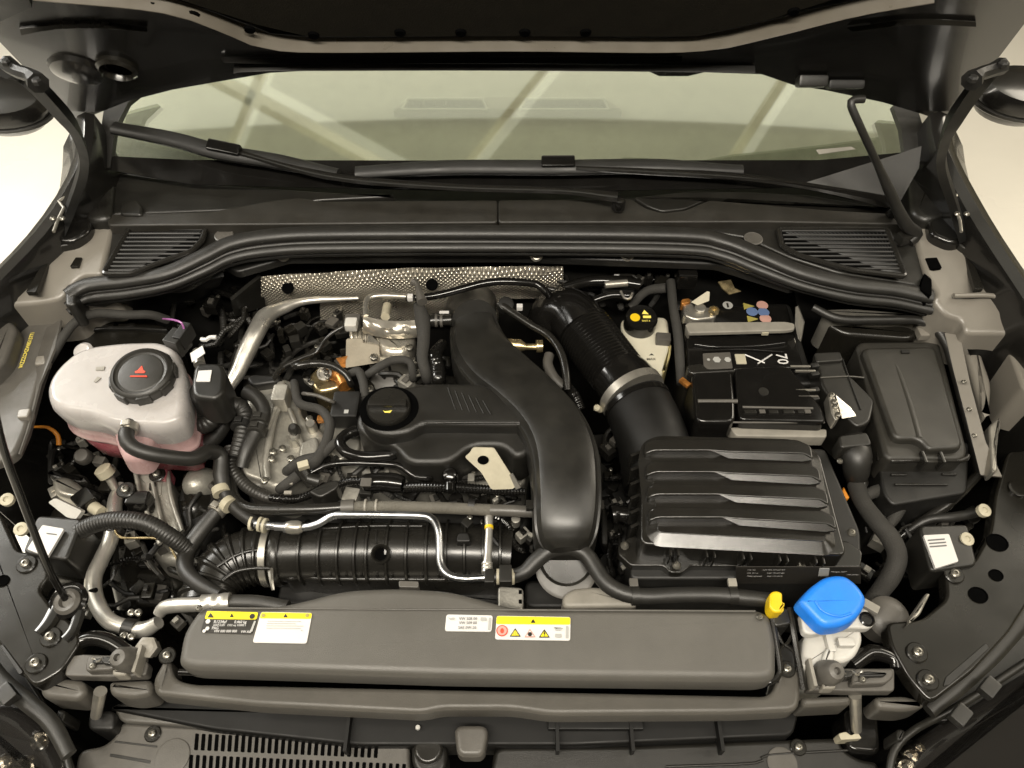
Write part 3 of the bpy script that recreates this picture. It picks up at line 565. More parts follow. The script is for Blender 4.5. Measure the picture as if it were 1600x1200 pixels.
K.add('front_seal', T([(280, 1050, -.03, 5), (500, 1058, -.032, 5), (800, 1066, -.034, 5), (1150, 1070, -.034, 5), (1215, 1062, -.03, 5)]), GLB)
ZS = 0.0005
def sticker(lbl, pts, m, z=ZS, rc=0.003, th=0.0007, nm='sticker', par=None): return K.add(nm, MB().slab(PX(pts, z + th), z - 0.002, 0.0001, rc, n=1), m, par, lbl)
def tri(t, cx, cy, w, h, z, m, par, border=None):
    t.add('warning_triangle', MB().slab(PX([(cx - w, cy + h), (cx + w, cy + h), (cx, cy - h)], z), z - 0.0006, 0.0001, 0.0008, n=1), border or m, par)
    if border: t.add('triangle_face', MB().slab(PX([(cx - w * .72, cy + h * .75), (cx + w * .72, cy + h * .75), (cx, cy - h * .6)], z + 0.0003), z - 0.0006, 0.0001, 0.0004, n=1), m, par)
s1 = sticker('black and yellow refrigerant sticker', [(323, 954), (404, 956), (394, 991), (313, 988)], LBK)
sticker(None, [(323.5, 954.5), (403.5, 956.5), (400.5, 968), (319.5, 967)], LYL, ZS + 0.0004, 0.002, nm='yellow_band', par=s1)
z2 = ZS + 0.0018
tri(K, 329, 961, 5, 3.6, z2, LBK, s1); tri(K, 362, 961, 3, 3, z2, LBK, s1)
K.add('person_mark', MB().lathe([(0.003, 0), (0.003, 0.0003)], U(394, 963, z2), seg=12), LBK, s1)
for a, b, c, d in (('R1234yf', 334, 354, 974), ('0.460 kg', 366, 385, 974), ('GWP 0.501', 333, 351, 978.5), ('CO2 eq. 0.0002 t', 355, 384, 978.5), ('PAG', 331, 341, 983.5), ('VW 000 000 000', 334, 370, 988.3), ('VW AG', 376, 392, 989)): K.text(a, (b, c and d), (c, d), z2, WHT, s1, 1.15)
for q in ((325, 971, 4), (324, 982, 3.4), (319, 986, 3)): K.add('snowflake_mark', MB().lathe([(q[2] * .0007, 0), (q[2] * .0007, 0.0003), (q[2] * .0003, 0.0003)], U(q[0], q[1], z2), seg=6), WHT, s1)
K.add('side_print', MB().slab(PX([(397, 970), (400, 970), (394, 987), (390, 987)], z2), z2 - .0005, 0.0001, 0, n=1), LGR, s1)
s2 = sticker('white sticker with yellow heading and faint print', [(408, 956), (488, 957.5), (479, 1005.5), (394.5, 1004)], WHT)
sticker(None, [(408.5, 956.5), (487.5, 958), (486, 967), (405.5, 966)], LYL, ZS + 0.0004, 0.002, nm='yellow_band', par=s2)
tri(K, 446, 961.5, 3.5, 2.8, z2, LBK, s2)
for q in (411.5, 480): K.add('round_mark', MB().lathe([(0.0022, 0), (0.0022, 0.0003), (0.0014, 0.0003)], U(q, 961.5, z2), seg=12), OLV, s2)
for k, (a, b) in enumerate(((418, 470), (417, 462), (416, 474), (416, 470), (470, 473))): K.add('print_line', MB().slab(PX([(a, 970 + k * 3.6), (b, 970.4 + k * 3.6), (b, 971.1 + k * 3.6), (a, 970.7 + k * 3.6)], z2), z2 - .0005, 0.00005, 0, n=1), LGR, s2)
s3 = sticker('small white oil grade sticker', [(697.5, 960), (770, 961.5), (768, 987), (695, 986)], WHT)
for a, b, c, d in (('VW 508 00', 717, 745.5, 969), ('VW 509 00', 717, 745, 975.5), ('SAE 0W-20', 716, 744, 983)): K.text(a, (b, d), (c, d), z2, INK, s3, 1.1)
K.add('oil_can_mark', MB().slab(PX([(700, 964.5), (704, 966), (708, 964.5), (711, 965.5), (709, 968), (703, 968)], z2), z2 - .0005, 0.0001, 0, n=1), LGR, s3)
K.add('book_mark', MB().slab(PX([(751, 964.5), (760, 964.7), (760, 969.8), (751, 969.6)], z2), z2 - .0005, 0.0001, 0, n=1), LGR, s3)
K.add('side_print', MB().slab(PX([(764, 965), (767.5, 965), (766, 984), (762.5, 984)], z2), z2 - .0005, 0.0001, 0, n=1), LGR, s3)
s4 = sticker('wide white sticker with yellow heading and five hazard symbols', [(776, 962), (891.5, 964), (891, 1001), (773.5, 999)], WHT)
sticker(None, [(776.5, 962.5), (891, 964.5), (891, 976), (775, 975)], LYL, ZS + 0.0004, 0.002, nm='yellow_band', par=s4)
tri(K, 833, 970, 3.8, 3, z2, LBK, s4)
K.add('no_flame_mark', MB().lathe([(0.0064, 0), (0.0064, 0.0003), (0.0062, 0.0004)], U(784.5, 985.5, z2), seg=24), RED, s4)
K.add('mark_disc', MB().lathe([(0.0053, 0), (0.0053, 0.0007)], U(784.5, 985.5, z2), seg=24), PNK, s4)
K.add('flame_mark', MB().lathe([(0.003, 0), (0.003, 0.0011)], U(784.5, 986, z2), seg=8, xs=0.7), RED, s4)
tri(K, 805, 988, 8.6, 6.6, z2, LYL, s4, LBK); tri(K, 828, 989, 8.6, 6.6, z2, WHT, s4, PNK); tri(K, 850.5, 989.5, 8.6, 6.6, z2, LYL, s4, LBK)
for k in (-3, 0, 3): K.add('heat_mark', MB().slab(PX([(804.5 + k, 986), (805.5 + k, 986), (805.5 + k, 992), (804.5 + k, 992)], z2 + .0006), z2 - .0005, 0.00005, 0, n=1), OLV, s4)
K.add('fan_mark', MB().lathe([(0.0026, 0), (0.0026, 0.0003)], U(828, 991, z2 + .0006), seg=6), LBK, s4)
K.add('bolt_mark', MB().slab(PX([(851, 985), (852.5, 986), (851, 989), (852.5, 989.5), (850, 995), (850.5, 990.5), (849, 990)], z2 + .0006), z2 - .0005, 0.00005, 0, n=1), LBK, s4)
K.add('oil_can_mark', MB().slab(PX([(865, 980), (869, 982), (873, 980.5), (880, 981), (876, 985), (868, 985)], z2), z2 - .0005, 0.0001, 0, n=1), LGR, s4)
K.add('book_mark', MB().slab(PX([(867.5, 990), (877, 990.2), (877, 996), (867.5, 995.8)], z2), z2 - .0005, 0.0001, 0, n=1), LGR, s4)
K.add('side_print', MB().slab(PX([(884.5, 978), (888, 978), (888, 997), (884, 997)], z2), z2 - .0005, 0.0001, 0, n=1), LGR, s4)
# lower grille panels of the bumper
G = Thing('air_intake_grille', 'light grey slotted air intake panel below the crossmember', 'bumper', U(400, 1190, -0.16))
G.add('intake_panel', MB().slab(PX([(188, 1128), (330, 1136), (640, 1160), (640, 1230), (110, 1230), (122, 1172), (160, 1165), (180, 1150)], -0.12), -0.16, 0.005, 0.008), PLM)
G.add('intake_lip', MB().slab(PX([(175, 1105), (250, 1108), (560, 1140), (640, 1148), (640, 1162), (330, 1138), (188, 1128)], -0.11), -0.14, 0.004, 0.004), PLG)
for r_, (y0, y1, n, xa) in enumerate(((1146, 1172, 28, 305), (1179, 1206, 33, 300))):
    for k in range(n):
        x = xa + k * 10.4 - r_ * 4; yy = y0 + k * 0.45
        if x > (598 if r_ == 0 else 636): break
        G.add('slot', MB().slab(PX([(x, yy), (x + 5.4, yy + .3), (x + 3.6, yy + y1 - y0), (x - 2.2, yy + y1 - y0 - .3)], -0.1188), -0.13, 0.0003, 0.0012, n=1), HOL)
G.add('round_blank', MB().lathe([(0.0195, 0), (0.0195, 0.0015), (0.018, 0.002)], U(270, 1182, -0.12), seg=30, ys=1.0), PLM)
G.add('recess_line', MB().slab(PX([(180, 1157), (246, 1165), (245, 1168), (178, 1160)], -0.1192), -0.13, 0.0004, 0.001), PLA)
G.add('recess_line', MB().slab(PX([(172, 1177), (235, 1188), (234, 1193), (171, 1182)], -0.1192), -0.13, 0.0004, 0.001), PLA)
bolt(G, 239, 1147, -0.119, 1.0)
G2 = Thing('front_bumper', 'dark grey smooth bumper panel below the washer filler', 'bumper', U(1000, 1190, -0.16))
G2.add('panel', MB().slab(PX([(772, 1166), (985, 1164), (1310, 1152), (1320, 1172), (1345, 1186), (1375, 1190), (1375, 1230), (765, 1230)], -0.12), -0.15, 0.006, 0.008), CVR)
G2.add('panel_crease', T([(1040, 1198, 2), (1180, 1192, 2), (1200, 1180, 2), (1330, 1172, 2)], -0.119), CVR)
G2.add('round_blank', MB().lathe([(0.017, 0), (0.017, 0.0015), (0.0155, 0.002)], U(1222, 1192, -0.12), seg=30), PLM)
bolt(G2, 1247, 1168, -0.119, 1.0)
Q = Thing('tow_boss', 'round black boss beside the grey bonnet latch lever', 'boss', U(668, 1175, -0.16))
Q.add('housing', MB().slab(PX([(643, 1155), (650, 1148), (690, 1150), (702, 1180), (690, 1215), (660, 1215), (643, 1195)], -0.115), -0.16, 0.006, 0.01), PLA)
Q.add('button', MB().lathe([(0.0165, 0), (0.0165, 0.006), (0.0145, 0.008), (0.012, 0.0085)], U(670, 1172, -0.114), seg=28), PLS)
Q.add('rivet', MB().lathe([(0.003, 0), (0.0025, 0.003)], U(653, 1137, -0.10), seg=10), WHP)
# headlamps in the lower corners
def headlamp(sgn, lbl, cover, edge, bulbs):
    h = Thing('headlamp', lbl, 'headlamp', U(*cover[0], -0.15), 'headlamps')
    h.add('housing', MB().slab(PX(cover, -0.10), -0.18, 0.012, 0.02), PLD)
    h.add('lens', MB().slab(PX(cover, -0.078), -0.099, 0.018, 0.02, n=5), LNS)
    h.add('rim', T([(q[0], q[1], q[2], 6) for q in edge]), PLA)
    for b in bulbs: h.add('reflector', MB().lathe([(b[2], -0.004), (b[2], 0.006), (b[2] * .8, 0.010), (b[2] * .3, 0.004)], U(b[0], b[1], -0.096), (0.2 * -sgn, -0.4, 0.9), 20), LMP)
headlamp(-1, 'dark headlamp lens below the coolant tank corner', [(-60, 1110), (0, 1092), (40, 1110), (85, 1150), (112, 1210), (110, 1260), (-60, 1260)], [(-20, 1080, -.07), (30, 1098, -.075), (72, 1130, -.08), (98, 1165, -.085), (112, 1215, -.09)], [(66, 1155, 0.012), (12, 1190, 0.010), (42, 1200, 0.014)])
headlamp(1, 'dark headlamp lens below the washer filler corner', [(1660, 1020), (1600, 1050), (1540, 1090), (1470, 1130), (1420, 1165), (1396, 1200), (1392, 1260), (1660, 1260)], [(1640, 1010, -.07), (1580, 1050, -.075), (1500, 1102, -.08), (1430, 1140, -.08), (1398, 1172, -.085), (1388, 1215, -.09)], [(1420, 1180, 0.010), (1434, 1166, 0.006), (1413, 1198, 0.012)])
for nm, l, q in (('locating_peg', 'small black peg beside the headlamp below the coolant tank', (95, 1118)), ('locating_peg', 'small black peg beside the headlamp below the washer filler', (1408, 1148))):
    one(nm, MB().slab(PX([(q[0] - 7, q[1] - 10), (q[0] + 8, q[1] - 8), (q[0] + 3, q[1] + 10), (q[0] - 6, q[1] + 10)], -0.07), -0.11, 0.003, 0.003), PLA, l, 'peg', group='headlamp pegs')
# bonnet catches with rubber buffers
def catch(lbl, pts, buf, sgn):
    c = Thing('bonnet_catch', lbl, 'catch', U(*buf, -0.05), 'bonnet catches')
    c.add('base_plate', MB().slab(PX(pts, -0.035), -0.05, 0.002, 0.003), PLM)
    x, y = buf
    bx = (x - 58, x - 5) if sgn < 0 else (x + 30, x + 97)
    c.add('lever_housing', MB().slab(PX([(bx[0], y + 8), (bx[0] + 5, y - 6), (bx[1] - 4, y - 6), (bx[1], y + 6), (bx[1] - 12, y + 18), (bx[0], y + 20)], -0.022), -0.04, 0.003, 0.003), PLM)
    c.add('lever', MB().slab(PX([(bx[0] + 10, y + 2), (bx[0] + 24, y - 2), (bx[1] - 10, y + 1), (bx[1] - 16, y + 7), (bx[0] + 12, y + 8)], -0.018), -0.03, 0.002, 0.003), PLD)
    c.add('buffer', MB().lathe([(0.014, -0.03), (0.0145, -0.012), (0.012, 0.004), (0.0085, 0.010), (0.004, 0.011), (0.003, 0.006)], U(x, y, -0.012), (0.1 * sgn, -0.2, 1), 22), PLM)
    c.add('spring', MB().tube([U(x + 18 * -sgn * -1, y + 2 + 3 * math.sin(k * 1.6), -.018 + .002 * math.cos(k * 1.6)) + Vector((sgn * k * .003, 0, 0)) for k in range(8)], [.0012] * 8, seg=6), STL)
    c.add('pawl', MB().slab(PX([(x + sgn * 16, y - 4), (x + sgn * 34, y - 2), (x + sgn * 32, y + 8), (x + sgn * 18, y + 10)], -.016), -.03, .002, .002), PLA)
    c.share('bolt', SCRW, U(x + sgn * 46, y + 12, -.021), None, 0, .9)
    c.add('post', MB().box(U(x + (28 if sgn < 0 else -35), y + 4, -0.025), 0.004, 0.03, 0.02), PLL, bevel=0.001)
    c.add('foot', MB().slab(PX([(x - 16, y + 16), (x + 6, y + 14), (x + 6, y + 26), (x - 16, y + 26)], -0.024), -0.04, 0.003, 0.004), PLL)
catch('grey bonnet catch with rubber buffer beside the silver air conditioning pipe', [(100, 1056), (108, 1025), (128, 1022), (215, 1025), (232, 1035), (228, 1055), (170, 1058)], (191, 1029), -1)
catch('grey bonnet catch with rubber buffer below the blue cap', [(1262, 1078), (1268, 1046), (1290, 1044), (1398, 1044), (1398, 1080), (1330, 1080)], (1301, 1050), 1)
one('hex_plug', MB().lathe([(0.010, -0.02), (0.010, -0.004), (0.0125, -0.004), (0.0125, 0.004), (0.009, 0.006), (0.004, 0.004)], U(230, 1012, -0.03), (0.1, -0.25, 1), 6), PLL, 'light grey hexagonal plug beside the bonnet catch', 'plug')
for l, pts in (('shiny black horn tube curving behind the bonnet catch near the hex plug', [(112, 1010, 12), (140, 998, 12), (170, 1002, 12), (200, 1020, 11)]), ('shiny black horn tube curving behind the bonnet catch under the blue cap', [(1330, 1040, 12), (1362, 1020, 13), (1395, 1030, 11), (1400, 1045, 8)])):
    one('horn_tube', T(pts, -0.04), GLB, l, 'tube', group='horn tubes')
# ================================================================ washer filler, clip and its arm
Z = Thing('washer_filler', 'white washer fluid filler neck with a big blue cap', 'filler neck', U(1310, 1030, -0.12))
Z.add('neck', MB().slab(PX([(1258, 985), (1344, 976), (1350, 1000), (1336, 1030), (1262, 1048), (1249, 1040)], -0.028), -0.16, 0.006, 0.008, draft=0.004), WHP)
Z.add('neck_rib', MB().box(U(1294, 1000, -0.025), 0.008, 0.03, 0.012), WHP, bevel=0.002)
Z.add('neck_rib', MB().box(U(1320, 1005, -0.025), 0.018, 0.01, 0.012), WHP, bevel=0.002)
Z.add('neck_tongue', MB().slab(PX([(1288, 1018), (1298, 1005), (1306, 1020), (1304, 1036), (1284, 1036)], -0.02), -0.06, 0.004, 0.004), WHP)
fl = Z.add('flange', MB().slab(PX([(1250, 957), (1262, 950), (1350, 945), (1366, 965), (1367, 976), (1358, 982), (1320, 981), (1268, 992), (1256, 988)], 0.0), -0.012, 0.003, 0.006), WHP)
Z.add('flange_hole', MB().lathe([(0.0036, 0), (0.0036, 0.0004)], U(1268, 975, 0.0003), seg=14), LGR, fl)
Z.add('flange_hole', MB().lathe([(0.0085, 0), (0.0085, 0.002), (0.007, 0.003), (0.006, 0.0005)], U(1354, 968, 0.0003), seg=18), GLB, fl)
Z.add('hinge_strap', MB().box(U(1360, 948, 0.008), 0.018, 0.010, 0.006, R(-35)), PLL, fl, bevel=0.001)
cp = [(1248, 938), (1264, 918), (1288, 900), (1308, 896), (1324, 898), (1342, 912), (1357, 934), (1350, 952), (1336, 968), (1316, 977), (1292, 979), (1282, 974), (1262, 953)]
cap = Z.add('cap', MB().slab(PX(cp, 0.025), 0.002, 0.008, 0.012, n=5, draft=0.001), BLU)
Z.add('cap_dish', T([(1274, 940, 2), (1282, 952, 2), (1296, 960, 2), (1314, 963, 2), (1330, 958, 2)], 0.0252), BLU, cap)
A = Thing('cable_bracket', 'dark cable bracket with a cross braced foot ending in a yellow clip', 'bracket', U(1220, 1010, -0.08))
A.add('arm_plate', MB().slab(PX([(1204, 953), (1232, 948), (1238, 975), (1210, 980)], -0.005), -0.05, 0.003, 0.002), PLA)
A.add('arm_rail', MB().tube([U(1205, 955, -.008), U(1212, 1000, -.012), U(1219, 1050, -.02), U(1206, 1064, -.026)], [0.0035] * 4, seg=6), PLS)
A.add('arm_rail', MB().tube([U(1233, 950, -.008), U(1242, 1000, -.012), U(1256, 1078, -.03)], [0.0035] * 3, seg=6), PLS)
A.add('cross_brace', MB().tube([U(1212, 982, -.02), U(1226, 1008, -.025), U(1241, 985, -.02)], [0.002] * 3, seg=6), PLS)
A.add('cross_brace', MB().tube([U(1214, 1024, -.02), U(1226, 1008, -.025), U(1246, 1024, -.02)], [0.002] * 3, seg=6), PLS)
A.add('arm_foot', MB().slab(PX([(1214, 1004), (1240, 1004), (1246, 1050), (1216, 1052)], -0.03), -0.06, 0.004), PLD)
yc = A.add('clip', MB().slab(PX([(1203, 926), (1211, 922), (1223, 925), (1223, 940), (1227, 941), (1227, 945), (1222, 952), (1222, 956), (1210, 957), (1202, 948)], 0.012), -0.008, 0.003, 0.002), YEL)
A.add('clip_pad', MB().lathe([(0.0085, -0.006), (0.0085, 0), (0.006, 0.002)], U(1213, 951, 0.004), seg=16, ys=0.7), YEL, yc)
# ================================================================ hood prop with grommet
Y = Thing('prop_rod', 'thin black bonnet prop rod standing in a rubber grommet', 'prop rod', U(105, 938, -0.03))
Y.add('rod', MB().tube([U(105, 940, -.03), U(75, 885, 0.03), U(30, 770, .14), U(2, 690, .22), U(-20, 590, .30)], [0.0042] * 5, seg=10), GLB)
Y.add('grommet', MB().lathe([(0.015, -0.012), (0.0155, 0.0), (0.012, 0.004), (0.008, 0.003), (0.006, -0.002)], U(104, 940, -0.022), (0, -0.15, 1), 24), PLM)
Y.add('ring_bracket', MB().lathe([(0.021, -0.006), (0.022, 0.0), (0.019, 0.003), (0.016, 0.001)], U(106, 938, -0.026), (0, -0.1, 1), 26), GLB)
Y.add('bracket_leg', MB().tube([U(90, 950, -.03), U(75, 975, -.028), U(60, 990, -.026)], [0.010, 0.009, 0.007], seg=8, flat=0.6), GLB)
Y.add('bracket_leg', MB().tube([U(125, 955, -.03), U(115, 985, -.03), U(102, 1000, -.03)], [0.007, 0.007, 0.007], seg=8, flat=0.6), GLB)
# white part number stickers on the inner wings
for lbl, pts, rows in (('white part label on the bracket behind the prop rod', [(66, 820), (100, 826), (74, 870), (42, 858)], ((72, 832, 88, 834),)), ('white part label on the bracket beside the thick loom', [(1443, 836), (1483, 834), (1498, 877), (1462, 888)], ((1450, 843, 1476, 841), (1452, 848, 1478, 846), (1453, 853, 1479, 851)))):
    t = Thing('part_label', lbl, 'label', U(*pts[0], -0.02), 'part labels')
    t.add('paper', MB().slab(PX(pts, -0.018), -0.022, 0.0003, 0.002, n=1), WHT)
    for r_ in rows: t.add('print_line', MB().slab(PX([(r_[0], r_[1]), (r_[2], r_[3]), (r_[2] + .5, r_[3] + 2), (r_[0] + .5, r_[1] + 2)], -0.0172), -0.0185, 0.0001, 0, n=1), INK)
    bk = MB().slab(PX([(p[0] + (-8 if i in (0, 3) else 30), p[1] + (-16 if i < 2 else 6)) for i, p in enumerate(pts)], -0.024), -0.08, 0.004, 0.006); t.add('bracket', bk, PLA)
for l, q in (('yellow zinc stud above the white label behind the prop rod', (32, 826)), ('yellow zinc stud higher up the wing beside the prop rod', (10, 780)), ('yellow zinc stud above the white label beside the thick loom', (1512, 842)), ('yellow zinc stud higher up the wing above the thick loom label', (1539, 797))):
    one('mounting_stud', MB().lathe([(0.0085, -0.006), (0.0085, 0), (0.006, 0.001), (0.004, 0.001), (0.003, -0.001)], U(q[0], q[1], -0.022), (0.1, -0.2, 1), 14), CRM, l, 'stud', group='mounting studs')
# ================================================================ coolant reservoir
V = Thing('coolant_reservoir', 'white translucent coolant tank with pink fluid and black screw cap', 'coolant tank', U(190, 700, -0.12))
tp = [(75, 610), (92, 582), (122, 556), (150, 546), (200, 540), (255, 539), (278, 548), (286, 566), (294, 590), (298, 630), (292, 665), (262, 676), (240, 676), (180, 672), (150, 658), (105, 652), (80, 640)]
P0 = PX(tp, 0.035)
mb = MB(); p = fillet(P0, 0.02)
if area2(p) < 0: p.reverse()
def rng(ins, z): return [Vector((q.x, q.y, z)) for q in inset(p, ins)]
rings = [rng(0.012, 0.049), rng(0.006, 0.046), rng(0.002, 0.040), rng(0, 0.030), rng(0.002, 0.012), rng(0.003, 0.004)]
mb.loft(rings, closed=True); mb.f.append(tuple(range(len(p))))
body = V.add('tank', mb, TNK, ang=50)
mb = MB(); mb.loft([rng(0.003, 0.004), rng(0.004, -0.010), rng(0.001, -0.013), rng(0.001, -0.019), rng(0.005, -0.022), rng(0.008, -0.034)], closed=True)
V.add('tinted_wall', mb, TNM, body, label='tank wall tinted pink by the coolant', ang=50)
mb = MB(); mb.loft([rng(0.008, -0.034), rng(0.009, -0.05), rng(0.014, -0.080), rng(0.035, -0.094)], closed=True); mb.f.append(tuple(range(3 * len(p), 4 * len(p))))
V.add('coolant_sump', mb, TNP, label='pink coolant showing through the tank bottom', ang=50)
V.add('neck_pad', MB().slab(PX([(172, 652), (242, 650), (236, 690), (224, 716), (190, 716), (178, 690)], 0.022), -0.014, 0.012, 0.012, n=5, draft=0.002), TNM, body)
V.add('pad_rim', T([(178, 655, 2.5), (205, 652, 2.5), (236, 653, 2.5)], 0.024), TNK, body)
V.add('tank_lug', MB().lathe([(0.013, -0.02), (0.013, 0.004), (0.009, 0.007), (0.005, 0.006)], U(132, 550, 0.03), (0, -0.2, 1), 18), TNK, body)
V.add('tank_foot', MB().slab(PX([(238, 725), (262, 722), (258, 745), (236, 742)], -0.085), -0.12, 0.004, 0.004), TNP)
V.add('level_mark', MB().slab(PX([(150, 573), (164, 572), (162, 578), (149, 578)], 0.0507), 0.048, 0.0003, 0.001), PLL, body)
V.add('level_mark', MB().slab(PX([(146, 596), (152, 588), (158, 590), (150, 597)], 0.0507), 0.048, 0.0003, 0.001), PLL, body)
c0 = U(224, 588, 0.058); ax = (0.03, -0.10, 1)
cp_ = V.add('cap', MB().lathe([(0.030, -0.014), (0.0395, -0.012), (0.040, 0.006), (0.038, 0.010), (0.034, 0.012), (0.032, 0.009), (0.029, 0.0085), (0.027, 0.010), (0.005, 0.0105)], c0, ax, 40), RUG)
for k in range(8):
    a = k * math.pi / 4 + 0.3; V.add('grip_lug', MB().box(c0 + Vector((math.cos(a) * 0.039, math.sin(a) * 0.039, -0.002)), 0.006, 0.018, 0.014, a), RUG, cp_, bevel=0.002)
zc = c0.z + 0.0122
V.add('warning_mark', MB().slab([c0 + Vector((x * .001, y * .001, 0.0112 - y * .0001 * -1)) for x, y in ((-7, 0), (-4, 1), (0, 9), (4, 1), (7, 0), (6, -3), (-6, -3))], c0.z + 0.008, 0.0003, 0.0008, n=1), RED, cp_)
V.add('warning_mark', MB().slab([c0 + Vector((x * .001, y * .001, 0.0108)) for x, y in ((-11, -7), (11, -7), (11, -9), (-11, -9))], c0.z + 0.008, 0.0003, 0.0, n=1), RED, cp_)
V.add('level_sensor', MB().box(U(278, 535, 0.045), 0.022, 0.026, 0.03, R(-20)), PLA, bevel=0.002)
V.add('sensor_plug', MB().box(U(288, 525, 0.05), 0.013, 0.03, 0.026, R(-15)), PLD, bevel=0.002)
V.add('sensor_wire', MB().tube([U(288, 516, .06), U(284, 505, .07), U(272, 500, .06), U(255, 498, .02)], [0.0014] * 4, seg=6), PUR)
V.add('tank_bolt', MB().lathe([(0.012, -0.01), (0.012, 0), (0.009, 0.004), (0.004, 0.005)], U(128, 712, -0.1), (0.1, -0.3, 1), 16), PLM)
# ================================================================ hoses of the cooling circuit
def hose(nm, lbl, cat, pts, m=None, clamps=(), z=0.0, grp=None, cm=None, **kw):
    p0 = pts[-1]; t = Thing(nm, lbl, cat, U(p0[0], p0[1], p0[2] if len(p0) > 3 else z), grp)
    t.add('hose', T(pts, z, **kw), m or RUB)
    for (x, y, zz, r, dx, dy) in clamps:
        c = U(x, y, zz); d = (U(x + dx, y + dy, zz) - c).normalized(); rr = r * mpp(c)
        k = t.add('clamp', MB().tube([c - d * 0.006, c - d * 0.005, c + d * 0.005, c + d * 0.006], [rr * .96, rr * 1.12, rr * 1.12, rr * .96], seg=18, straight=True), cm or STL)
        t.add('clamp_ear', MB().box(c + Vector((0, 0, rr * 1.15)), 0.008, 0.010, 0.006, math.atan2(d.y, d.x)), cm or STL, k, bevel=0.001)
    return t
h = hose('coolant_hose', 'black rubber hose curving from the white tank neck', 'hose', [(204, 660, .035, 10), (202, 666, .045, 11), (197, 682, .05, 12), (206, 698, .046, 12), (240, 710, .036, 11.5), (300, 717, .01, 11.5), (325, 706, -.005, 12), (345, 712, -.02, 12), (345, 740, -.03, 12), (352, 770, -.04, 11), (370, 795, -.045, 11), (400, 818, -.045, 11)], clamps=[(202, 669, .047, 12, -2, 10)], cm=STL)
h.add('hose_clip', MB().tube([U(344, 762, -.036), U(347, 772, -.037)], [0.0115] * 2, seg=16, straight=True), CRM)
h.add('hose_clip', MB().tube([U(353, 785, -.04), U(360, 791, -.04)], [0.0112] * 2, seg=16, straight=True), CRM)
hose('coolant_hose', 'ribbed black hose looping under the small black valve', 'hose', [(312, 622, .0, 13), (302, 645, -.01, 13), (306, 664, -.015, 13), (325, 662, -.01, 14), (345, 642, .0, 14), (366, 632, .0, 14), (382, 645, -.01, 13), (378, 680, -.02, 13), (368, 715, -.03, 12.5)], rib=0.006, amp=0.0008, clamps=[(377, 665, -.015, 14, -3, 10)], cm=PLD)
hose('coolant_hose', 'black hose sweeping in a low loop beside the pink sump', 'hose', [(295, 640, -.06, 12), (290, 672, -.06, 13), (300, 693, -.06, 13), (325, 692, -.06, 13), (342, 675, -.05, 13), (352, 655, -.04, 12)])
hose('coolant_hose', 'grey jointed hose dropping beside the cast timing cover', 'hose', [(385, 612, .0, 12), (402, 622, .0, 11), (412, 640, -.005, 11), (408, 660, -.01, 12), (397, 680, -.015, 11), (385, 705, -.02, 11), (378, 730, -.03, 10)], RUB, clamps=[(406, 657, -.008, 13, -3, 10), (401, 672, -.012, 13, -3, 10)], cm=RUG)
hose('coolant_hose', 'ribbed black hose running below the timing cover', 'hose', [(362, 700, -.04, 12), (362, 730, -.045, 11), (380, 755, -.05, 10), (405, 772, -.05, 10), (430, 780, -.05, 9), (470, 778, -.05, 7), (500, 765, -.05, 7)], RUG, rib=0.005, amp=0.0005)
hose('coolant_hose', 'fat black hose bending down to the crimped pipe', 'hose', [(352, 782, -.05, 11), (338, 800, -.055, 12), (312, 832, -.06, 13), (292, 862, -.065, 13), (290, 890, -.06, 13), (310, 912, -.055, 12), (345, 930, -.05, 10)], clamps=[(341, 796, -.054, 13, -9, 10)], cm=STL)
hose('coolant_hose', 'wide ribbed hose arching over the silver air conditioning pipe', 'hose', [(95, 860, -.06, 12), (112, 838, -.04, 13), (150, 818, -.025, 14), (190, 812, -.02, 14), (230, 818, -.025, 14), (265, 838, -.04, 14), (292, 858, -.06, 13)], RUB, rib=0.004, amp=0.0005)
# pipe with braided middle
h = hose('vacuum_pipe', 'black pipe with braided sleeve running along the intake plenum', 'pipe', [(360, 742, -.05, 9), (365, 775, -.045, 9), (385, 793, -.04, 9), (420, 797, -.035, 9), (480, 796, -.03, 9), (545, 792, -.03, 9)], PLS)
h.add('braided_sleeve', T([(540, 792, 9.5), (620, 792, 9.5), (700, 794, 9.5), (768, 797, 9.5)], -0.03, rib=0.0018, amp=0.0004), BRD)
h.add('sleeve_end', T([(766, 797, 9.5), (800, 798, 9.5), (835, 800, 9)], -0.03), PLM)
h.add('sleeve_collar', T([(534, 793, 12), (554, 792, 12)], -0.03, straight=True), PLM)
for x in (570, 587): h.add('sleeve_clip', T([(x, 791, 11.5), (x + 3, 791, 11.5)], -0.03, straight=True), PLL)
h.add('sleeve_mount', T([(732, 790, 11), (742, 791, 11)], -0.03, straight=True), PLD)
# zinc steel pipe
h = hose('steel_coolant_pipe', 'thin bluish steel pipe crossing in front of the intake plenum', 'pipe', [(400, 818, -.045, 8), (440, 823, -.04, 6), (475, 824, -.035, 6), (498, 818, -.03, 6), (518, 807, -.025, 6), (545, 804, -.02, 6), (640, 805, -.02, 6), (672, 809, -.02, 6.5), (684, 826, -.02, 6.5), (687, 850, -.025, 6.5), (688, 880, -.03, 6.5), (700, 898, -.03, 6.5), (725, 904, -.03, 6.5), (760, 902, -.03, 6)], STB)
for q in ((392, 817, -.045, 12), (405, 819, -.044, 12), (412, 821, -.043, 12)): h.add('spring_clamp', T([(q[0], q[1], q[2], q[3]), (q[0] + 4, q[1] + .6, q[2], q[3])], straight=True), CRM)
h.add('quick_coupling', T([(448, 824, 9), (455, 824, 11), (466, 824, 11), (472, 823, 8)], -0.035, straight=True), STL)
h.add('coupling_collar', T([(430, 822, 7), (444, 823, 7), (445, 823, 9), (450, 824, 9)], -0.038, straight=True), STB)
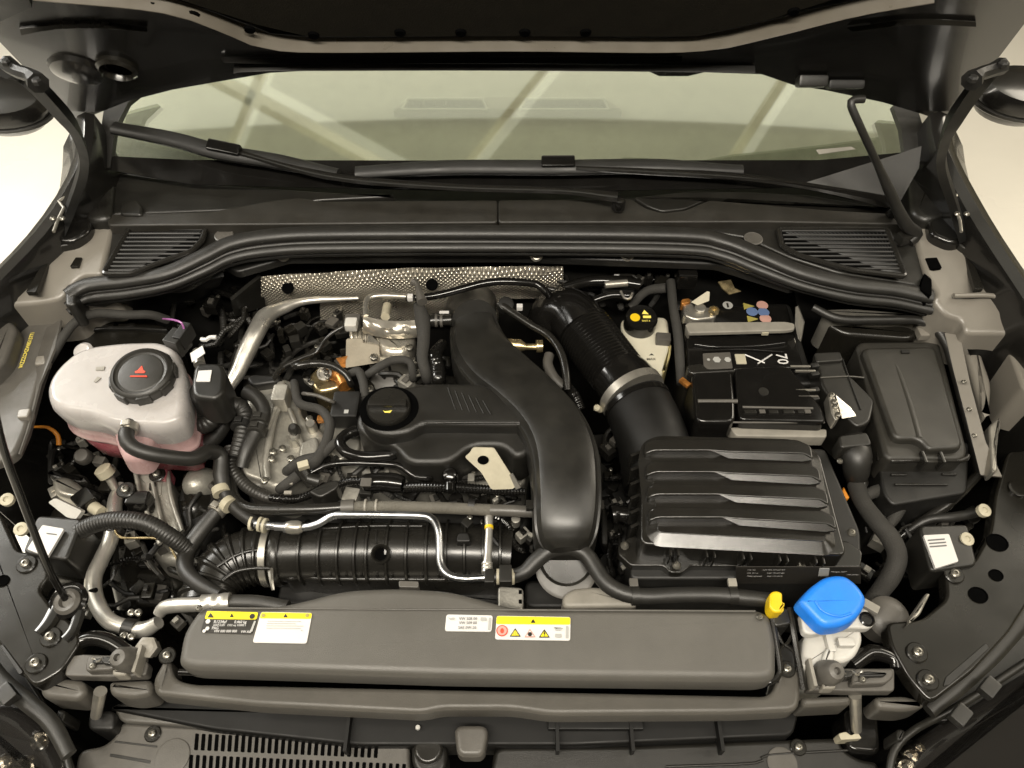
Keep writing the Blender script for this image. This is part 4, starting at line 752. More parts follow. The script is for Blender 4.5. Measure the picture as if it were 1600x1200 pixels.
h.add('riser', T([(760, 895, -.03, 8), (762, 870, -.03, 6.5), (764, 830, -.03, 6), (764, 808, -.035, 7)]), ALP)
h.add('riser_band', T([(764, 826, -.029, 7), (764, 822, -.029, 7)], straight=True), YEL)
for y in (880, 886, 892): h.add('riser_ring', T([(761, y, -.029, 9), (761, y + 3, -.029, 9)], straight=True), ALP)
h.add('joint_block', MB().box(U(765, 903, -.03), 0.012, 0.018, 0.016), PLA, bevel=0.002)
h = hose('radiator_hose', 'thick black hose arching under the intake duct to the yellow clip', 'hose', [(770, 902, -.03, 9), (800, 900, -.03, 11), (820, 894, -.025, 12), (838, 876, -.02, 13), (860, 860, -.015, 13), (890, 856, -.01, 13), (915, 866, -.01, 13), (932, 890, -.012, 13), (948, 912, -.012, 13), (975, 927, -.012, 13), (1010, 932, -.012, 13), (1060, 930, -.012, 13), (1120, 930, -.012, 13), (1160, 934, -.012, 13), (1206, 938, -.012, 12)], RUB)
for x in (776, 800): h.add('spring_clamp', T([(x, 901, 12.5), (x + 4, 901, 12.5)], -0.03, straight=True), CRM)
h.add('clamp_block', MB().box(U(790, 899, -.012), 0.015, 0.022, 0.014), PLA, bevel=0.002)
for x in (992, 1144): h.add('hose_bracket', T([(x - 6, 931, 15), (x + 7, 931, 15)], -0.012, straight=True), PLA)
for x in (990, 1144): h.add('bracket_tab', MB().box(U(x, 911, -0.005), 0.010, 0.010, 0.006), PLM if x < 1000 else PLL, bevel=0.001)
# air conditioning pipes
h = hose('air_conditioning_pipe', 'bent silver air conditioning pipe in front of the white tank', 'pipe', [(190, 760, -.10, 9), (180, 782, -.09, 11), (178, 815, -.08, 12), (172, 845, -.08, 12), (158, 875, -.075, 12), (146, 905, -.07, 12.5), (150, 938, -.07, 12.5), (168, 968, -.07, 12.5), (195, 980, -.07, 12.5), (225, 984, -.07, 13), (248, 972, -.06, 10)], ALP)
h.add('pipe_cap', MB().lathe([(0.012, 0), (0.012, 0.012), (0.009, 0.014)], U(168, 742, -.085), (-0.35, 0.3, 0.9), 14), CRM)
h.add('pipe_fitting', T([(172, 748, -.09, 7), (184, 770, -.09, 6)], straight=True), STL)
h.add('pipe_clamp', T([(196, 980, -.07, 15), (212, 984, -.07, 15)], straight=True), PLA)
for q in ((206, 958), (217, 958), (194, 994), (206, 996)): h.share('bolt', BOLT, U(q[0], q[1], -0.055))
h.add('pipe_tie', T([(134, 926, -.066, 4), (150, 922, -.06, 4)], straight=True), GLB)
h.add('pipe_collar', T([(181, 828, -.08, 15), (178, 835, -.08, 15)], straight=True), PLA)
h = hose('air_conditioning_pipe', 'short silver air conditioning pipe with white crimped ferrule', 'pipe', [(248, 960, -.05, 9), (256, 950, -.045, 11), (275, 946, -.04, 11.5), (318, 944, -.035, 11.5)], ALP)
h.add('ferrule', T([(316, 944, 15), (326, 943, 14), (334, 943, 16), (342, 942, 14), (350, 942, 16), (360, 941, 15)], -0.033), ALP)
h.add('rubber_section', T([(358, 941, 12), (400, 942, 12), (450, 950, 12)], -0.035), RUG)
hose('air_conditioning_pipe', 'silver pipe climbing diagonally beside the small black valve', 'pipe', [(345, 640, -.06, 8), (355, 610, -.05, 9), (372, 580, -.04, 12), (385, 550, -.03, 14), (400, 520, -.02, 14), (415, 495, -.02, 14), (440, 482, -.025, 10), (480, 470, -.03, 6), (560, 466, -.03, 3)], ALP)
# small black valve with white square label
t = Thing('purge_valve', 'small black valve box with a blank white label', 'valve', U(320, 610, -0.02))
t.add('body', MB().slab(PX([(298, 600), (302, 575), (308, 566), (346, 566), (352, 580), (350, 612), (336, 624), (300, 620)], 0.055), 0.0, 0.006, 0.005), PLA)
t.add('lower_collar', MB().slab(PX([(292, 612), (300, 596), (352, 592), (356, 606), (340, 626), (300, 628)], 0.035), 0.0, 0.005, 0.006), PLD)
t.add('paper_label', MB().slab(PX([(310, 579), (331, 578), (328, 596), (306, 596)], 0.0562), 0.05, 0.0002, 0.001, n=1), WHT)
t.add('side_tag', MB().plate(PX([(297, 552, .06), (316, 540, .07), (320, 552, .065), (300, 566, .055)]), 0.001), WHT)
t.add('top_clip', MB().tube([U(315, 530, .07), U(322, 531, .072), (U(328, 527, .073)), U(338, 527, .073)], [0.003] * 4, seg=6), WHT)
t.add('stem', T([(308, 548, .04, 7), (312, 570, .04, 9)], straight=True), STL)
# cable loom along the wing and orange wire
hose('wiring_loom', 'taped wiring loom draped along the wing behind the tank', 'wiring', [(62, 585, .0, 7), (82, 555, .02, 7), (100, 525, .03, 7), (120, 502, .035, 7), (150, 490, .035, 7), (200, 492, .03, 7), (235, 492, .02, 7), (262, 500, .0, 7)], TAP)
hose('orange_wire', 'thin orange wire below the edge of the white tank', 'wire', [(50, 667, -.1, 2), (75, 668, -.09, 2.5), (90, 680, -.1, 3.5), (92, 695, -.11, 4)], ORG)
# low left clutter: plugs, wrapped tail, dark mount
t = Thing('sensor_connector', 'black plug with a white taped tail below the white tank', 'connector', U(135, 785, -0.1))
t.add('plug', MB().box(U(133, 782, -0.075), 0.026, 0.024, 0.02, R(-40)), GLB, bevel=0.003)
t.add('taped_tail', MB().plate(PX([(75, 785, -.06), (86, 778, -.055), (128, 798, -.06), (118, 812, -.065), (104, 808, -.065)]), 0.008, 0.003), WHP)
t.add('collar', T([(145, 792, -.08, 10), (158, 800, -.08, 9)], straight=True), CRM)
t.add('foil_sleeve', MB().slab(PX([(78, 745), (105, 742), (135, 765), (120, 780), (82, 772)], -0.09), -0.14, 0.008, 0.008), STL)
t.add('foil_sleeve', MB().slab(PX([(70, 732), (130, 738), (140, 752), (110, 758), (74, 746)], -0.1), -0.14, 0.008, 0.008), PNT)
t = Thing('drive_belt_pulley', 'dark pulley and belt housing below the small black valve', 'pulley', U(300, 800, -0.2))
t.add('housing', MB().slab(PX([(285, 745), (335, 740), (345, 800), (320, 850), (290, 845), (270, 790)], -0.11), -0.25, 0.012, 0.012), PLD)
t.add('pulley', MB().lathe([(0.03, -0.03), (0.033, -0.01), (0.030, 0.0), (0.028, 0.003), (0.012, 0.004), (0.011, 0.008)], U(290, 795, -0.12), (-0.7, -0.3, 0.6), 28), PND)
t.add('cover_dome', MB().lathe([(0.024, -0.02), (0.022, 0.0), (0.012, 0.012), (0.003, 0.015)], U(305, 757, -0.10), (-0.3, -0.5, 0.8), 22), ALU)
t = Thing('engine_mount', 'ribbed cast engine mount below the pink sump', 'engine mount', U(235, 790, -0.2))
t.add('cast_arm', MB().slab(PX([(205, 738), (262, 735), (275, 790), (290, 840), (245, 850), (222, 800)], -0.10), -0.25, 0.008, 0.01), ALU)
for a in ([(212, 740), (222, 780), (242, 830), (250, 850)], [(236, 742), (244, 780), (256, 830)], [(262, 738), (268, 780), (285, 830)]): t.add('rib', T([(q[0], q[1], 3.5) for q in a], -0.094), ALU)
t.add('mount_block', MB().box(U(220, 785, -0.085), 0.03, 0.02, 0.03), GLB, bevel=0.003)
t.add('fuel_rail_stub', T([(208, 778, -.08, 4), (232, 778, -.08, 4)], straight=True), GLB)
bolt(t, 197, 766, -0.07, 1.3); bolt(t, 246, 742, -0.085, 1.2)
for pts in ([(240, 850), (300, 848), (310, 870), (270, 880), (235, 870)],): t.add('lower_arm', MB().slab(PX(pts, -0.14), -0.3, 0.01, 0.02), ALU)
one('wire_harness', T([(180, 829, 2), (190, 840, 2), (240, 841, 2), (262, 850, 2), (280, 880, 2)], -0.07), BRS, 'thin brass coloured wire crossing behind the silver pipe', 'wire')
# ================================================================ engine: block, timing cover, hardware
E = Thing('engine_block', 'cast aluminium engine block and timing cover beside the engine cover', 'engine', U(520, 720, -0.25))
E.add('block', MB().slab(PX([(380, 560), (540, 560), (820, 600), (830, 830), (400, 830), (370, 700)], -0.13), -0.4, 0.01, 0.02), PLD)
E.add('cylinder_head', MB().slab(PX([(500, 655), (560, 650), (830, 690), (820, 760), (560, 770), (480, 745)], -0.07), -0.3, 0.006, 0.01), ALU)
tc = E.add('timing_cover', MB().slab(PX([(385, 612), (388, 592), (440, 588), (465, 598), (470, 650), (500, 668), (520, 690), (500, 728), (470, 745), (440, 765), (405, 755), (382, 720), (380, 660)], -0.045), -0.3, 0.008, 0.008), ALU)
E.add('cover_plate', MB().slab(PX([(388, 640), (420, 612), (436, 620), (428, 660), (414, 700), (412, 752), (380, 740), (375, 690)], -0.038), -0.1, 0.004, 0.006), ALU, tc)
E.add('cast_rib', T([(440, 600, 7), (438, 628, 6), (428, 655, 5), (420, 690, 6), (416, 725, 6), (418, 748, 5)], -0.034), ALU, tc)
E.add('cast_rib', T([(436, 630, 4), (425, 650, 4), (418, 672, 4)], -0.030), ALU, tc)
E.add('cast_rib', T([(452, 640, 4), (460, 660, 4), (470, 690, 4), (476, 700, 4)], -0.036), ALU, tc)
E.add('cast_block', MB().box(U(440, 622, -0.025), 0.020, 0.028, 0.03), ALU, tc, bevel=0.003)
E.add('cast_block', MB().slab(PX([(468, 690), (495, 678), (500, 700), (485, 718), (465, 716)], -0.028), -0.08, 0.005, 0.006), ALU, tc)
E.add('cast_boss', MB().lathe([(0.010, -0.05), (0.009, 0), (0.007, 0.003), (0.004, 0.0)], U(458, 682, -0.03), seg=16), ALU, tc)
E.add('cast_boss', MB().lathe([(0.008, -0.04), (0.0075, 0), (0.006, 0.002)], U(485, 662, -0.03), seg=16), STL, tc)
E.add('rubber_plug', MB().lathe([(0.008, -0.01), (0.008, 0.0), (0.006, 0.006), (0.004, 0.008)], U(459, 670, -0.022), (0, -0.2, 1), 14), RUB, tc)
for q in ((427, 707), (442, 702), (425, 718), (455, 718), (486, 705), (414, 752), (484, 656)): E.share('bolt', BOLT, U(q[0], q[1], -0.034), tc, random.random(), 1.15)
E.add('alternator_bracket', MB().slab(PX([(385, 590), (395, 584), (440, 586), (436, 596), (392, 602)], -0.03), -0.1, 0.004, 0.006), PLD)
E.add('pump_housing', MB().slab(PX([(378, 705), (408, 702), (415, 760), (390, 765), (372, 740)], -0.05), -0.2, 0.01, 0.012), PLM)
E.add('coil_module', MB().box(U(542, 640, -0.03), 0.038, 0.045, 0.03), PLD, bevel=0.004)
E.add('coil_label', MB().box(U(541, 643, -0.0146), 0.006, 0.006, 0.0006), LGR)
E.add('coil_clip', MB().box(U(502, 655, -0.03), 0.010, 0.009, 0.008), COP, bevel=0.001)
E.add('metal_face', MB().slab(PX([(515, 665), (560, 664), (562, 700), (530, 720), (505, 700)], -0.058), -0.1, 0.003, 0.005), ALU)
eye = lambda l: PX([(x, y, .020 - (y - 699) * .0006) for x, y in l])
E.add('lifting_eye', MB().plate(eye([(739, 699), (772, 700), (808, 757), (802, 764), (768, 765), (752, 738), (726, 714), (734, 708)]), 0.004, 0.003), CRM)
E.add('eye_hole', MB().plate([q + Vector((0, -.0008, .0012)) for q in eye([(755 + 9 * math.cos(k * .5236), 719 + 7 * math.sin(k * .5236)) for k in range(12)])], 0.001), HOL)
E.add('eye_flange', MB().plate(PX([(796, 742, -.004), (801, 740, -.002), (814, 762, -.016), (806, 765, -.019)]), 0.003), STL)
# dark odds and ends down in the gaps
for k in range(46):
    x = random.uniform(390, 830); y = random.uniform(585, 780); zz = random.uniform(-.12, -.085); s_ = random.uniform(.01, .03)
    E.add('bracket', MB().box(U(x, y, zz), s_, random.uniform(.008, .03), random.uniform(.01, .03), random.uniform(-.6, .6)), random.choice((PLD, PLD, PLA, PLS, RUB, PLM)), bevel=0.002)
# wiring and small pipes round the engine
def wire(lbl, pts, m=PLS, cat='wiring', nm='wiring_loom', **kw):
    if len(pts[0]) > 3: pts = [(pts[0][0], pts[0][1], pts[0][2] - .05, pts[0][3])] + list(pts) + [(pts[-1][0], pts[-1][1], pts[-1][2] - .05, pts[-1][3])]      # the ends dive into the bay
    return one(nm, T(pts, **kw), m, lbl, cat)
wire('taped black loom dropping past the timing cover bolts', [(460, 600, -.02, 6), (468, 630, -.02, 7), (500, 640, -.02, 7), (515, 660, -.02, 8), (510, 690, -.02, 8), (495, 718, -.025, 9), (470, 740, -.03, 9), (440, 762, -.04, 8)], TAP)
wire('black loom branch curving from the coil to the timing cover', [(545, 680, -.02, 6), (520, 695, -.02, 7), (500, 712, -.025, 8), (470, 720, -.03, 8), (450, 735, -.035, 8)], TAP)
wire('glossy black breather pipe hooking under the engine cover', [(560, 672, -.02, 9), (540, 680, -.015, 9), (531, 692, -.012, 9), (540, 706, -.012, 9), (560, 713, -.012, 9), (585, 714, -.012, 9), (620, 710, -.015, 8)], GLB, 'pipe', 'breather_pipe')
wire('glossy thin fuel line running to the corrugated sleeve', [(480, 742, -.03, 4), (500, 732, -.025, 5), (530, 724, -.02, 5), (580, 724, -.02, 5), (620, 727, -.02, 5), (635, 735, -.02, 5), (650, 745, -.025, 5), (672, 747, -.025, 5)], GLB, 'pipe', 'fuel_line')
wire('corrugated black sleeve with shiny ridges in front of the engine cover', [(632, 762, 9), (690, 761, 9), (760, 765, 8), (795, 768, 7), (820, 768, 6)], GLB, 'sleeve', 'corrugated_sleeve', z=-0.03, rib=0.004, amp=0.0012)
wire('short corrugated sleeve beside the black fuel connector', [(425, 778, -.045, 6), (460, 780, -.04, 6.5), (490, 770, -.035, 6.5), (505, 760, -.03, 6)], GLB, 'sleeve', 'corrugated_sleeve', rib=0.004, amp=0.0012)
t = Thing('fuel_connector', 'black fuel connector with ribbed body above the braided sleeve', 'connector', U(600, 760, -0.05))
t.add('body', T([(565, 755, 10), (572, 754, 14), (600, 753, 15), (618, 755, 16), (630, 757, 13)], -0.03), GLB)
t.add('corrugated_tail', T([(520, 762, 7), (545, 752, 7), (568, 752, 7)], -0.03, rib=0.004, amp=0.0012), GLB)
t.add('tab', MB().box(U(572, 754, -.014), 0.014, 0.012, 0.004), PLM, bevel=0.001)
t.add('junction', MB().slab(PX([(480, 768), (510, 752), (530, 748), (528, 762), (500, 778)], -0.02), -0.05, 0.003, 0.003), PLA)
t = Thing('sensor_plug', 'angled black sensor plug with a tan top above the braided sleeve', 'connector', U(480, 745, -0.04))
t.add('body', MB().tube([U(468, 730, -.012), U(488, 758, -.03)], [0.0085, 0.0075], seg=10, straight=True), PLS)
t.add('tan_top', MB().box(U(474, 727, -.004), 0.014, 0.010, 0.008, R(20)), CRM, bevel=0.001)
t.add('collar', MB().tube([U(480, 747, -.02), U(498, 752, -.025)], [0.007, 0.009], seg=10, straight=True), PLA)
for q in ((452, 755), (450, 770)): t.add('cable_tag', MB().box(U(q[0], q[1], -.03), 0.010, 0.005, 0.004), PLL, bevel=0.001)
t = Thing('tee_fitting', 'round black tee fitting on the corrugated sleeve', 'fitting', U(703, 755, -0.04))
t.add('dome', MB().lathe([(0.010, -0.02), (0.0105, 0.0), (0.008, 0.006), (0.003, 0.008)], U(703, 742, -.012), (0, -0.3, 1), 18), GLB)
t.add('neck', T([(703, 752, 9), (703, 768, 8)], -0.02, straight=True), GLB)
# ================================================================ intake plenum
I = Thing('intake_plenum', 'black ribbed intake plenum with a corrugated elbow behind the radiator cover', 'intake', U(600, 880, -0.15))
zc = -0.10
pl = I.add('plenum', T([(436, 866, 43), (470, 864, 44), (560, 862, 45.5), (660, 862, 45.5), (745, 864, 44), (800, 868, 42)], zc, seg=36), PLS)
for k, x in enumerate((478, 508, 536, 562, 580, 610, 640, 670, 700, 728, 756, 782)):
    I.add('rib', T([(x - 2.5, 863, 49.5), (x - 1.5, 863, 51), (x + 1.5, 863, 51), (x + 2.5, 863, 49.5)], zc, seg=36, straight=True), PLS, pl)
I.add('ridge', T([(500, 826, 2.5), (580, 822, 2.5), (660, 822, 2.5)], zc + 0.036), PLS, pl)
I.add('port', MB().lathe([(0.0125, -0.02), (0.0125, 0.004), (0.0105, 0.006), (0.008, 0.002), (0.008, -0.004)], U(595, 866, zc + 0.037), (0, -0.35, 1), 24), PLS, pl)
I.add('port_hole', MB().lathe([(0.0078, 0), (0.0078, 0.0005)], U(595, 866, zc + 0.0375), (0, -0.35, 1), 20), HOL, pl)
for x in (588, 602): I.add('port_rib', T([(x, 828, 1.6), (x, 850, 1.6)], zc + 0.039, straight=True), PLS, pl)
I.add('flange', MB().slab(PX([(440, 898), (460, 890), (800, 896), (800, 908), (500, 906), (470, 902), (450, 906)], -0.095), -0.15, 0.003, 0.003), PLS)
for k in range(13): I.add('flange_rib', MB().box(U(470 + k * 24, 893 + k * 0.2, -0.09), 0.003, 0.012, 0.012), PLS, bevel=0.0006)
I.add('band_clamp', T([(418, 866, 50), (428, 866, 50)], zc, seg=36, straight=True), STL)
I.add('clamp_tail', MB().tube([U(423, 890, -.075), U(424, 905, -.07), U(427, 922, -.075)], [0.004, 0.003, 0.002], seg=6), STL)
I.add('collar', T([(430, 866, 47), (434, 866, 50), (442, 866, 50), (446, 866, 47)], zc, seg=36, straight=True), PLS)
eb = I.add('elbow', T([(428, 867, 46), (400, 868, 47), (372, 876, 47), (348, 892, 46), (330, 918, 46), (322, 950, 46)], zc, seg=36, rib=0.015, amp=0.0036, sharp=True), PLS)
for a in (-34, -8, 20): I.add('elbow_rib', T([(422, 868 + a, 3), (395, 868 + a, 3), (366, 876 + a * .9, 3), (342 + a * .3, 892 + a * .8, 3)], zc + 0.038 - abs(a) * .0004), PLS, eb)
I.add('lower_tray', MB().slab(PX([(440, 905), (800, 908), (830, 945), (430, 945)], -0.14), -0.2, 0.004), PLD)
I.add('side_bracket', MB().slab(PX([(778, 915), (818, 918), (818, 955), (778, 955)], -0.08), -0.12, 0.003, 0.002), ALU)
for y in (925, 940): I.add('bracket_slot', MB().box(U(813, y, -.0795), 0.004, 0.005, 0.001), HOL)
I.add('end_boss', MB().lathe([(0.006, -0.01), (0.006, 0.004), (0.003, 0.005)], U(806, 813, -.06), seg=12), STL)
I.add('end_tab', MB().slab(PX([(716, 832), (732, 832), (736, 846), (712, 846)], -0.05), -0.07, 0.002, 0.002), PLD)
# ================================================================ engine cover with oil cap
O = Thing('engine_cover', 'moulded grey engine cover with a round oil filler cap', 'engine cover', U(690, 690, -0.06))
O.add('lower_skirt', MB().slab(PX([(557, 650), (557, 668), (582, 690), (614, 696), (632, 718), (646, 724), (702, 724), (736, 696), (786, 696), (806, 716), (830, 706), (838, 660), (760, 600), (640, 605), (580, 620)], 0.010), -0.05, 0.008, 0.010, n=4), CVR)
O.add('upper_deck', MB().slab(PX([(562, 654), (564, 628), (588, 608), (632, 603), (660, 597), (758, 597), (830, 650), (822, 664), (660, 663), (640, 676), (604, 681), (576, 673)], 0.030), 0.0, 0.008, 0.012, n=4), CVR)
oc = U(608, 638, 0.030)
O.add('cap_well', MB().lathe([(0.036, -0.01), (0.036, 0.0006), (0.033, 0.0008)], oc, seg=32, xs=1.08), HOL)
ocp = O.add('oil_cap', MB().lathe([(0.029, -0.01), (0.029, 0.006), (0.027, 0.009), (0.005, 0.0095)], oc, seg=32), PLS)
O.add('cap_grip', MB().box(oc + Vector((0, -0.002, 0.012)), 0.050, 0.012, 0.012), PLS, ocp, bevel=0.003)
O.add('oil_can_mark', MB().slab([oc + Vector((x * .001, -.012 + y * .001, 0.0102)) for x, y in ((-6, 2), (-3, 0), (-2, 1), (3, 1), (6, 2), (4, -2), (-3, -2))], oc.z + 0.009, 0.0002, 0, n=1), YIN, ocp)
for k in range(6): O.add('deck_rib', T([(700 + k * 11, 606 + k * 4, 1.2), (712 + k * 11, 640 + k * 1.5, 1.2)], 0.0302), CVR)
O.add('deck_ridge', T([(662, 661, 2.2), (740, 660, 2.2), (812, 660, 2.2)], 0.029), CVR)
# ================================================================ intake duct
def duct(t, nm, Ls, Rs, prof, m, **kw):
    A, _ = crom(PX(Ls), [1] * len(Ls), 0.012); A2 = PX(Ls); B2 = PX(Rs); secs = []
    n = 12
    for i in range(len(A2) - 1):
        i0, i3 = max(i - 1, 0), min(i + 2, len(A2) - 1)
        for k in range(n):
            t_ = k / n; f = lambda P: 0.5 * (P[i] * 2 + (P[i + 1] - P[i0]) * t_ + (P[i0] * 2 - P[i] * 5 + P[i + 1] * 4 - P[i3]) * t_ ** 2 + (P[i] * 3 - P[i0] - P[i + 1] * 3 + P[i3]) * t_ ** 3)
            a = f(A2); b = f(B2); mid = (a + b) / 2; h = (b - a) / 2
            secs.append([mid + h * s_ + Vector((0, 0, z)) for s_, z in prof])
    a, b = A2[-1], B2[-1]; secs.append([(a + b) / 2 + (b - a) / 2 * s_ + Vector((0, 0, z)) for s_, z in prof])
    return t.add(nm, MB().loft(secs, closed=True, caps=True), m, **kw)
Dc = Thing('intake_duct', 'large black intake duct sweeping down past the engine cover', 'air duct', U(885, 850, -0.06))
prof = [(-1, -.05), (-1, -.012), (-.97, -.008), (-.90, -.008), (-.86, -.004), (-.78, .006), (-.6, .010), (-.3, .012), (0, .0128), (.3, .012), (.6, .010), (.78, .006), (.86, -.004), (.90, -.008), (.97, -.008), (1, -.012), (1, -.05)]
duct(Dc, 'duct', [(706, 492, -.02), (702, 515, -.005), (706, 552, .012), (728, 588, .022), (770, 622, .03), (806, 658, .035), (826, 700, .035), (832, 760, .03), (834, 815, .018), (842, 845, .006), (858, 862, -.004)], [(768, 470, -.02), (780, 500, -.005), (796, 525, .012), (826, 552, .022), (868, 590, .03), (912, 640, .035), (936, 695, .035), (942, 760, .03), (938, 815, .018), (928, 845, .006), (912, 862, -.004)], prof, PLA, ang=30)
Dc.add('inlet_elbow', T([(742, 502, -.01, 36), (736, 488, -.03, 40), (738, 474, -.06, 38), (742, 470, -.10, 36)], seg=24), PLA)
Dc.add('outlet_collar', MB().lathe([(0.030, -0.02), (0.034, -0.012), (0.034, 0.0), (0.030, 0.004)], U(885, 872, -0.03), (0, -0.5, 0.86), 32), PLS)
Dc.add('outlet_ring', MB().lathe([(0.034, -0.005), (0.0385, -0.004), (0.0385, 0.003), (0.034, 0.004)], U(885, 886, -0.045), (0, -0.45, 0.9), 36), PLM)
Dc.add('outlet_throat', MB().lathe([(0.035, -0.06), (0.033, 0.0)], U(885, 890, -0.05), (0, -0.45, 0.9), 32), GLB)
for q in ((932, 720), (933, 752), (828, 790), (937, 790)): Dc.add('clip_tab', MB().box(U(q[0], q[1], 0.012), 0.010, 0.012, 0.008), PLS, bevel=0.001)
Dc.add('inlet_spigot', T([(705, 500, -.0, 9), (690, 501, -.0, 8), (678, 501, -.0, 10), (668, 502, -.0, 10), (650, 504, -.0, 9)]), PLS)
for x in (680, 688): Dc.add('spigot_ring', T([(x, 501, 10.5), (x + 4, 501, 10.5)], 0.0, straight=True), PLM)
Dc.add('paper_tag', MB().box(U(694, 488, .012), 0.014, 0.005, 0.001), WHT)
# ================================================================ firewall heat shield and turbo
S1 = Thing('heat_shield', 'embossed silver foil heat shield along the firewall', 'heat shield', U(640, 450, -0.08))
rows = []
for k in range(9):
    t_ = k / 8; row = []
    for i in range(41):
        s_ = i / 40; x = 408 + s_ * 472; yt = 432 - 13 * math.sin(min(s_ * 2.2, 1.57)) - 3 * s_; yb = 478 - 6 * s_ + (-10 if s_ > .3 else 0) * min(1, (s_ - .3) * 3) - 4 * math.sin(s_ * 6)
        row.append(U(x, yt + (yb - yt) * t_, 0.012 - 0.07 * t_ + 0.008 * math.sin(t_ * 3.1)) + Vector((0, random.uniform(-.0006, .0006) + .0012 * math.sin(s_ * 23) * math.sin(t_ * 4 + s_ * 9), random.uniform(-.0004, .0004))))
    rows.append(row)
S1.add('foil', MB().grid(rows), DIM, uv=True)
rows = [[U(500 + i * 9.3, 472 + k * 7 - (i * .3), -0.05 - k * .012) for i in range(31)] for k in range(7)]
S1.add('lower_foil', MB().grid(rows), DIM, uv=True)
for q in ((450, 450), (675, 445)): S1.add('hole', MB().lathe([(0.0095, 0), (0.0095, 0.0015)], U(q[0], q[1], -0.008), (0, -0.6, 0.8), 20), HOL)
S1.add('side_pad', MB().plate(PX([(362, 470, .0), (408, 432, .012), (415, 478, -.05), (368, 495, -.06)]), 0.006), PLA)
t = Thing('turbocharger', 'turbocharger wrapped in crumpled silver foil with a tan pad', 'turbocharger', U(600, 540, -0.2))
rows = []
for k in range(8):
    row = []
    for i in range(15):
        s_ = i / 14; t_ = k / 7; x = 568 + s_ * 84; y = 494 + t_ * 26 + 6 * s_ + 5 * math.sin(s_ * 3.1); row.append(U(x, y, .0 + .012 * math.sin(t_ * 2.4) - .03 * t_ + random.uniform(-.0025, .0025)))
    rows.append(row)
t.add('foil_hood', MB().grid(rows), FOI, solid=0.001, ang=60)
t.add('foil_skirt', MB().slab(PX([(580, 510), (650, 515), (645, 540), (630, 552), (600, 552), (588, 535)], -0.035), -0.09, 0.012, 0.01), FOI)
t.add('tan_pad', MB().plate(PX([(541, 530, -.03), (566, 529, -.03), (567, 536, -.03), (592, 540, -.035), (594, 566, -.06), (540, 575, -.065)]), 0.004, 0.002), TAN)
t.add('foil_side', MB().plate(PX([(575, 520, -.02), (592, 535, -.035), (596, 562, -.06), (572, 566, -.06)]), 0.003), STL)
t.add('dimple_panel', MB().plate(PX([(545, 515, -.035), (578, 510, -.03), (580, 540, -.05), (548, 535, -.05)]), 0.002), DIM, uv=True)
t.add('housing', MB().lathe([(0.028, -0.04), (0.030, -0.01), (0.024, 0.008), (0.012, 0.012)], U(605, 592, -0.075), (0.1, -0.4, 0.9), 24), PLM)
t.add('oil_line', T([(572, 495, .0, 5), (572, 475, .0, 5), (578, 465, .0, 5), (600, 462, .0, 5), (640, 464, .0, 5)]), STL)
t.add('bracket', T([(605, 478, -.02, 7), (602, 495, -.01, 7)], straight=True), CRM)
t.add('plug', MB().box(U(549, 507, .0), 0.018, 0.018, 0.014), WHP, bevel=0.003)
t.add('plug_shell', MB().box(U(551, 504, -.012), 0.024, 0.026, 0.014), PLM, bevel=0.003)
for q in ((585, 560), (640, 545), (578, 610)): t.share('bolt', BOLT, U(q[0], q[1], -.04), None, 0, 1.4)
t.add('flange', MB().slab(PX([(590, 556), (640, 555), (640, 566), (592, 566)], -0.04), -0.07, 0.003, 0.003), STL)
t = Thing('exhaust_manifold', 'warm coloured exhaust manifold glowing behind the black wires', 'manifold', U(510, 600, -0.15))
t.add('flange', MB().slab(PX([(480, 588), (500, 568), (530, 566), (552, 590), (530, 606), (495, 614)], -0.055), -0.12, 0.006, 0.008), BRS)
t.add('pipe', T([(512, 580, 12), (532, 588, 13), (540, 604, 12)], -0.05), COP)
t.add('flap', MB().plate(PX([(525, 560, -.05), (560, 552, -.05), (580, 565, -.06), (535, 575, -.065)]), 0.003), COP)
t.add('ring', MB().lathe([(0.011, 0), (0.011, 0.006), (0.008, 0.006), (0.008, 0.002)], U(508, 585, -0.044), (0, -0.4, 1), 18), STL)
for q in ((510, 583), (512, 590), (487, 600)): t.share('bolt', BOLT, U(q[0], q[1], -.042))
for l, pts, m in (('black cable looping over the warm manifold', [(462, 572, -.01, 6), (490, 568, -.01, 6), (520, 572, -.01, 6), (540, 585, -.015, 5), (548, 600, -.03, 5)], PLS), ('thin black cable falling from the white plug', [(540, 508, .0, 3), (520, 520, .0, 3), (505, 535, -.01, 3), (495, 550, -.02, 3), (470, 560, -.02, 4), (440, 575, -.02, 5), (430, 590, -.02, 5)], PLS), ('black cable dropping in front of the tan pad', [(545, 585, -.03, 6), (560, 580, -.02, 7), (568, 600, -.02, 7), (570, 625, -.03, 6)], TAP), ('black cable over the turbo housing', [(575, 585, -.02, 6), (595, 572, -.01, 7), (615, 563, -.01, 7), (640, 565, -.01, 6), (645, 590, -.03, 6)], TAP), ('greenish wire lying above the coil', [(475, 615, -.01, 3), (495, 618, -.01, 3), (520, 628, -.01, 3)], PLM)):
    wire(l, pts, m)
wire('black loom running along the foil heat shield', [(640, 466, .02, 5), (680, 462, .022, 6), (720, 452, .025, 6), (760, 442, .028, 6), (800, 440, .028, 6), (840, 445, .02, 6), (856, 460, .01, 6)], GLB)
wire('black breather hose rising from the engine cover back', [(685, 595, -.02, 12), (684, 575, -.015, 12), (680, 555, -.012, 11), (690, 540, -.03, 9)], GLB, 'hose', 'breather_hose', rib=0.006, amp=0.001)
wire('taped loom standing between foil turbo and intake duct', [(655, 480, .01, 9), (660, 500, .01, 12), (662, 530, .0, 10), (660, 560, -.01, 9), (668, 590, -.03, 9)], TAP)
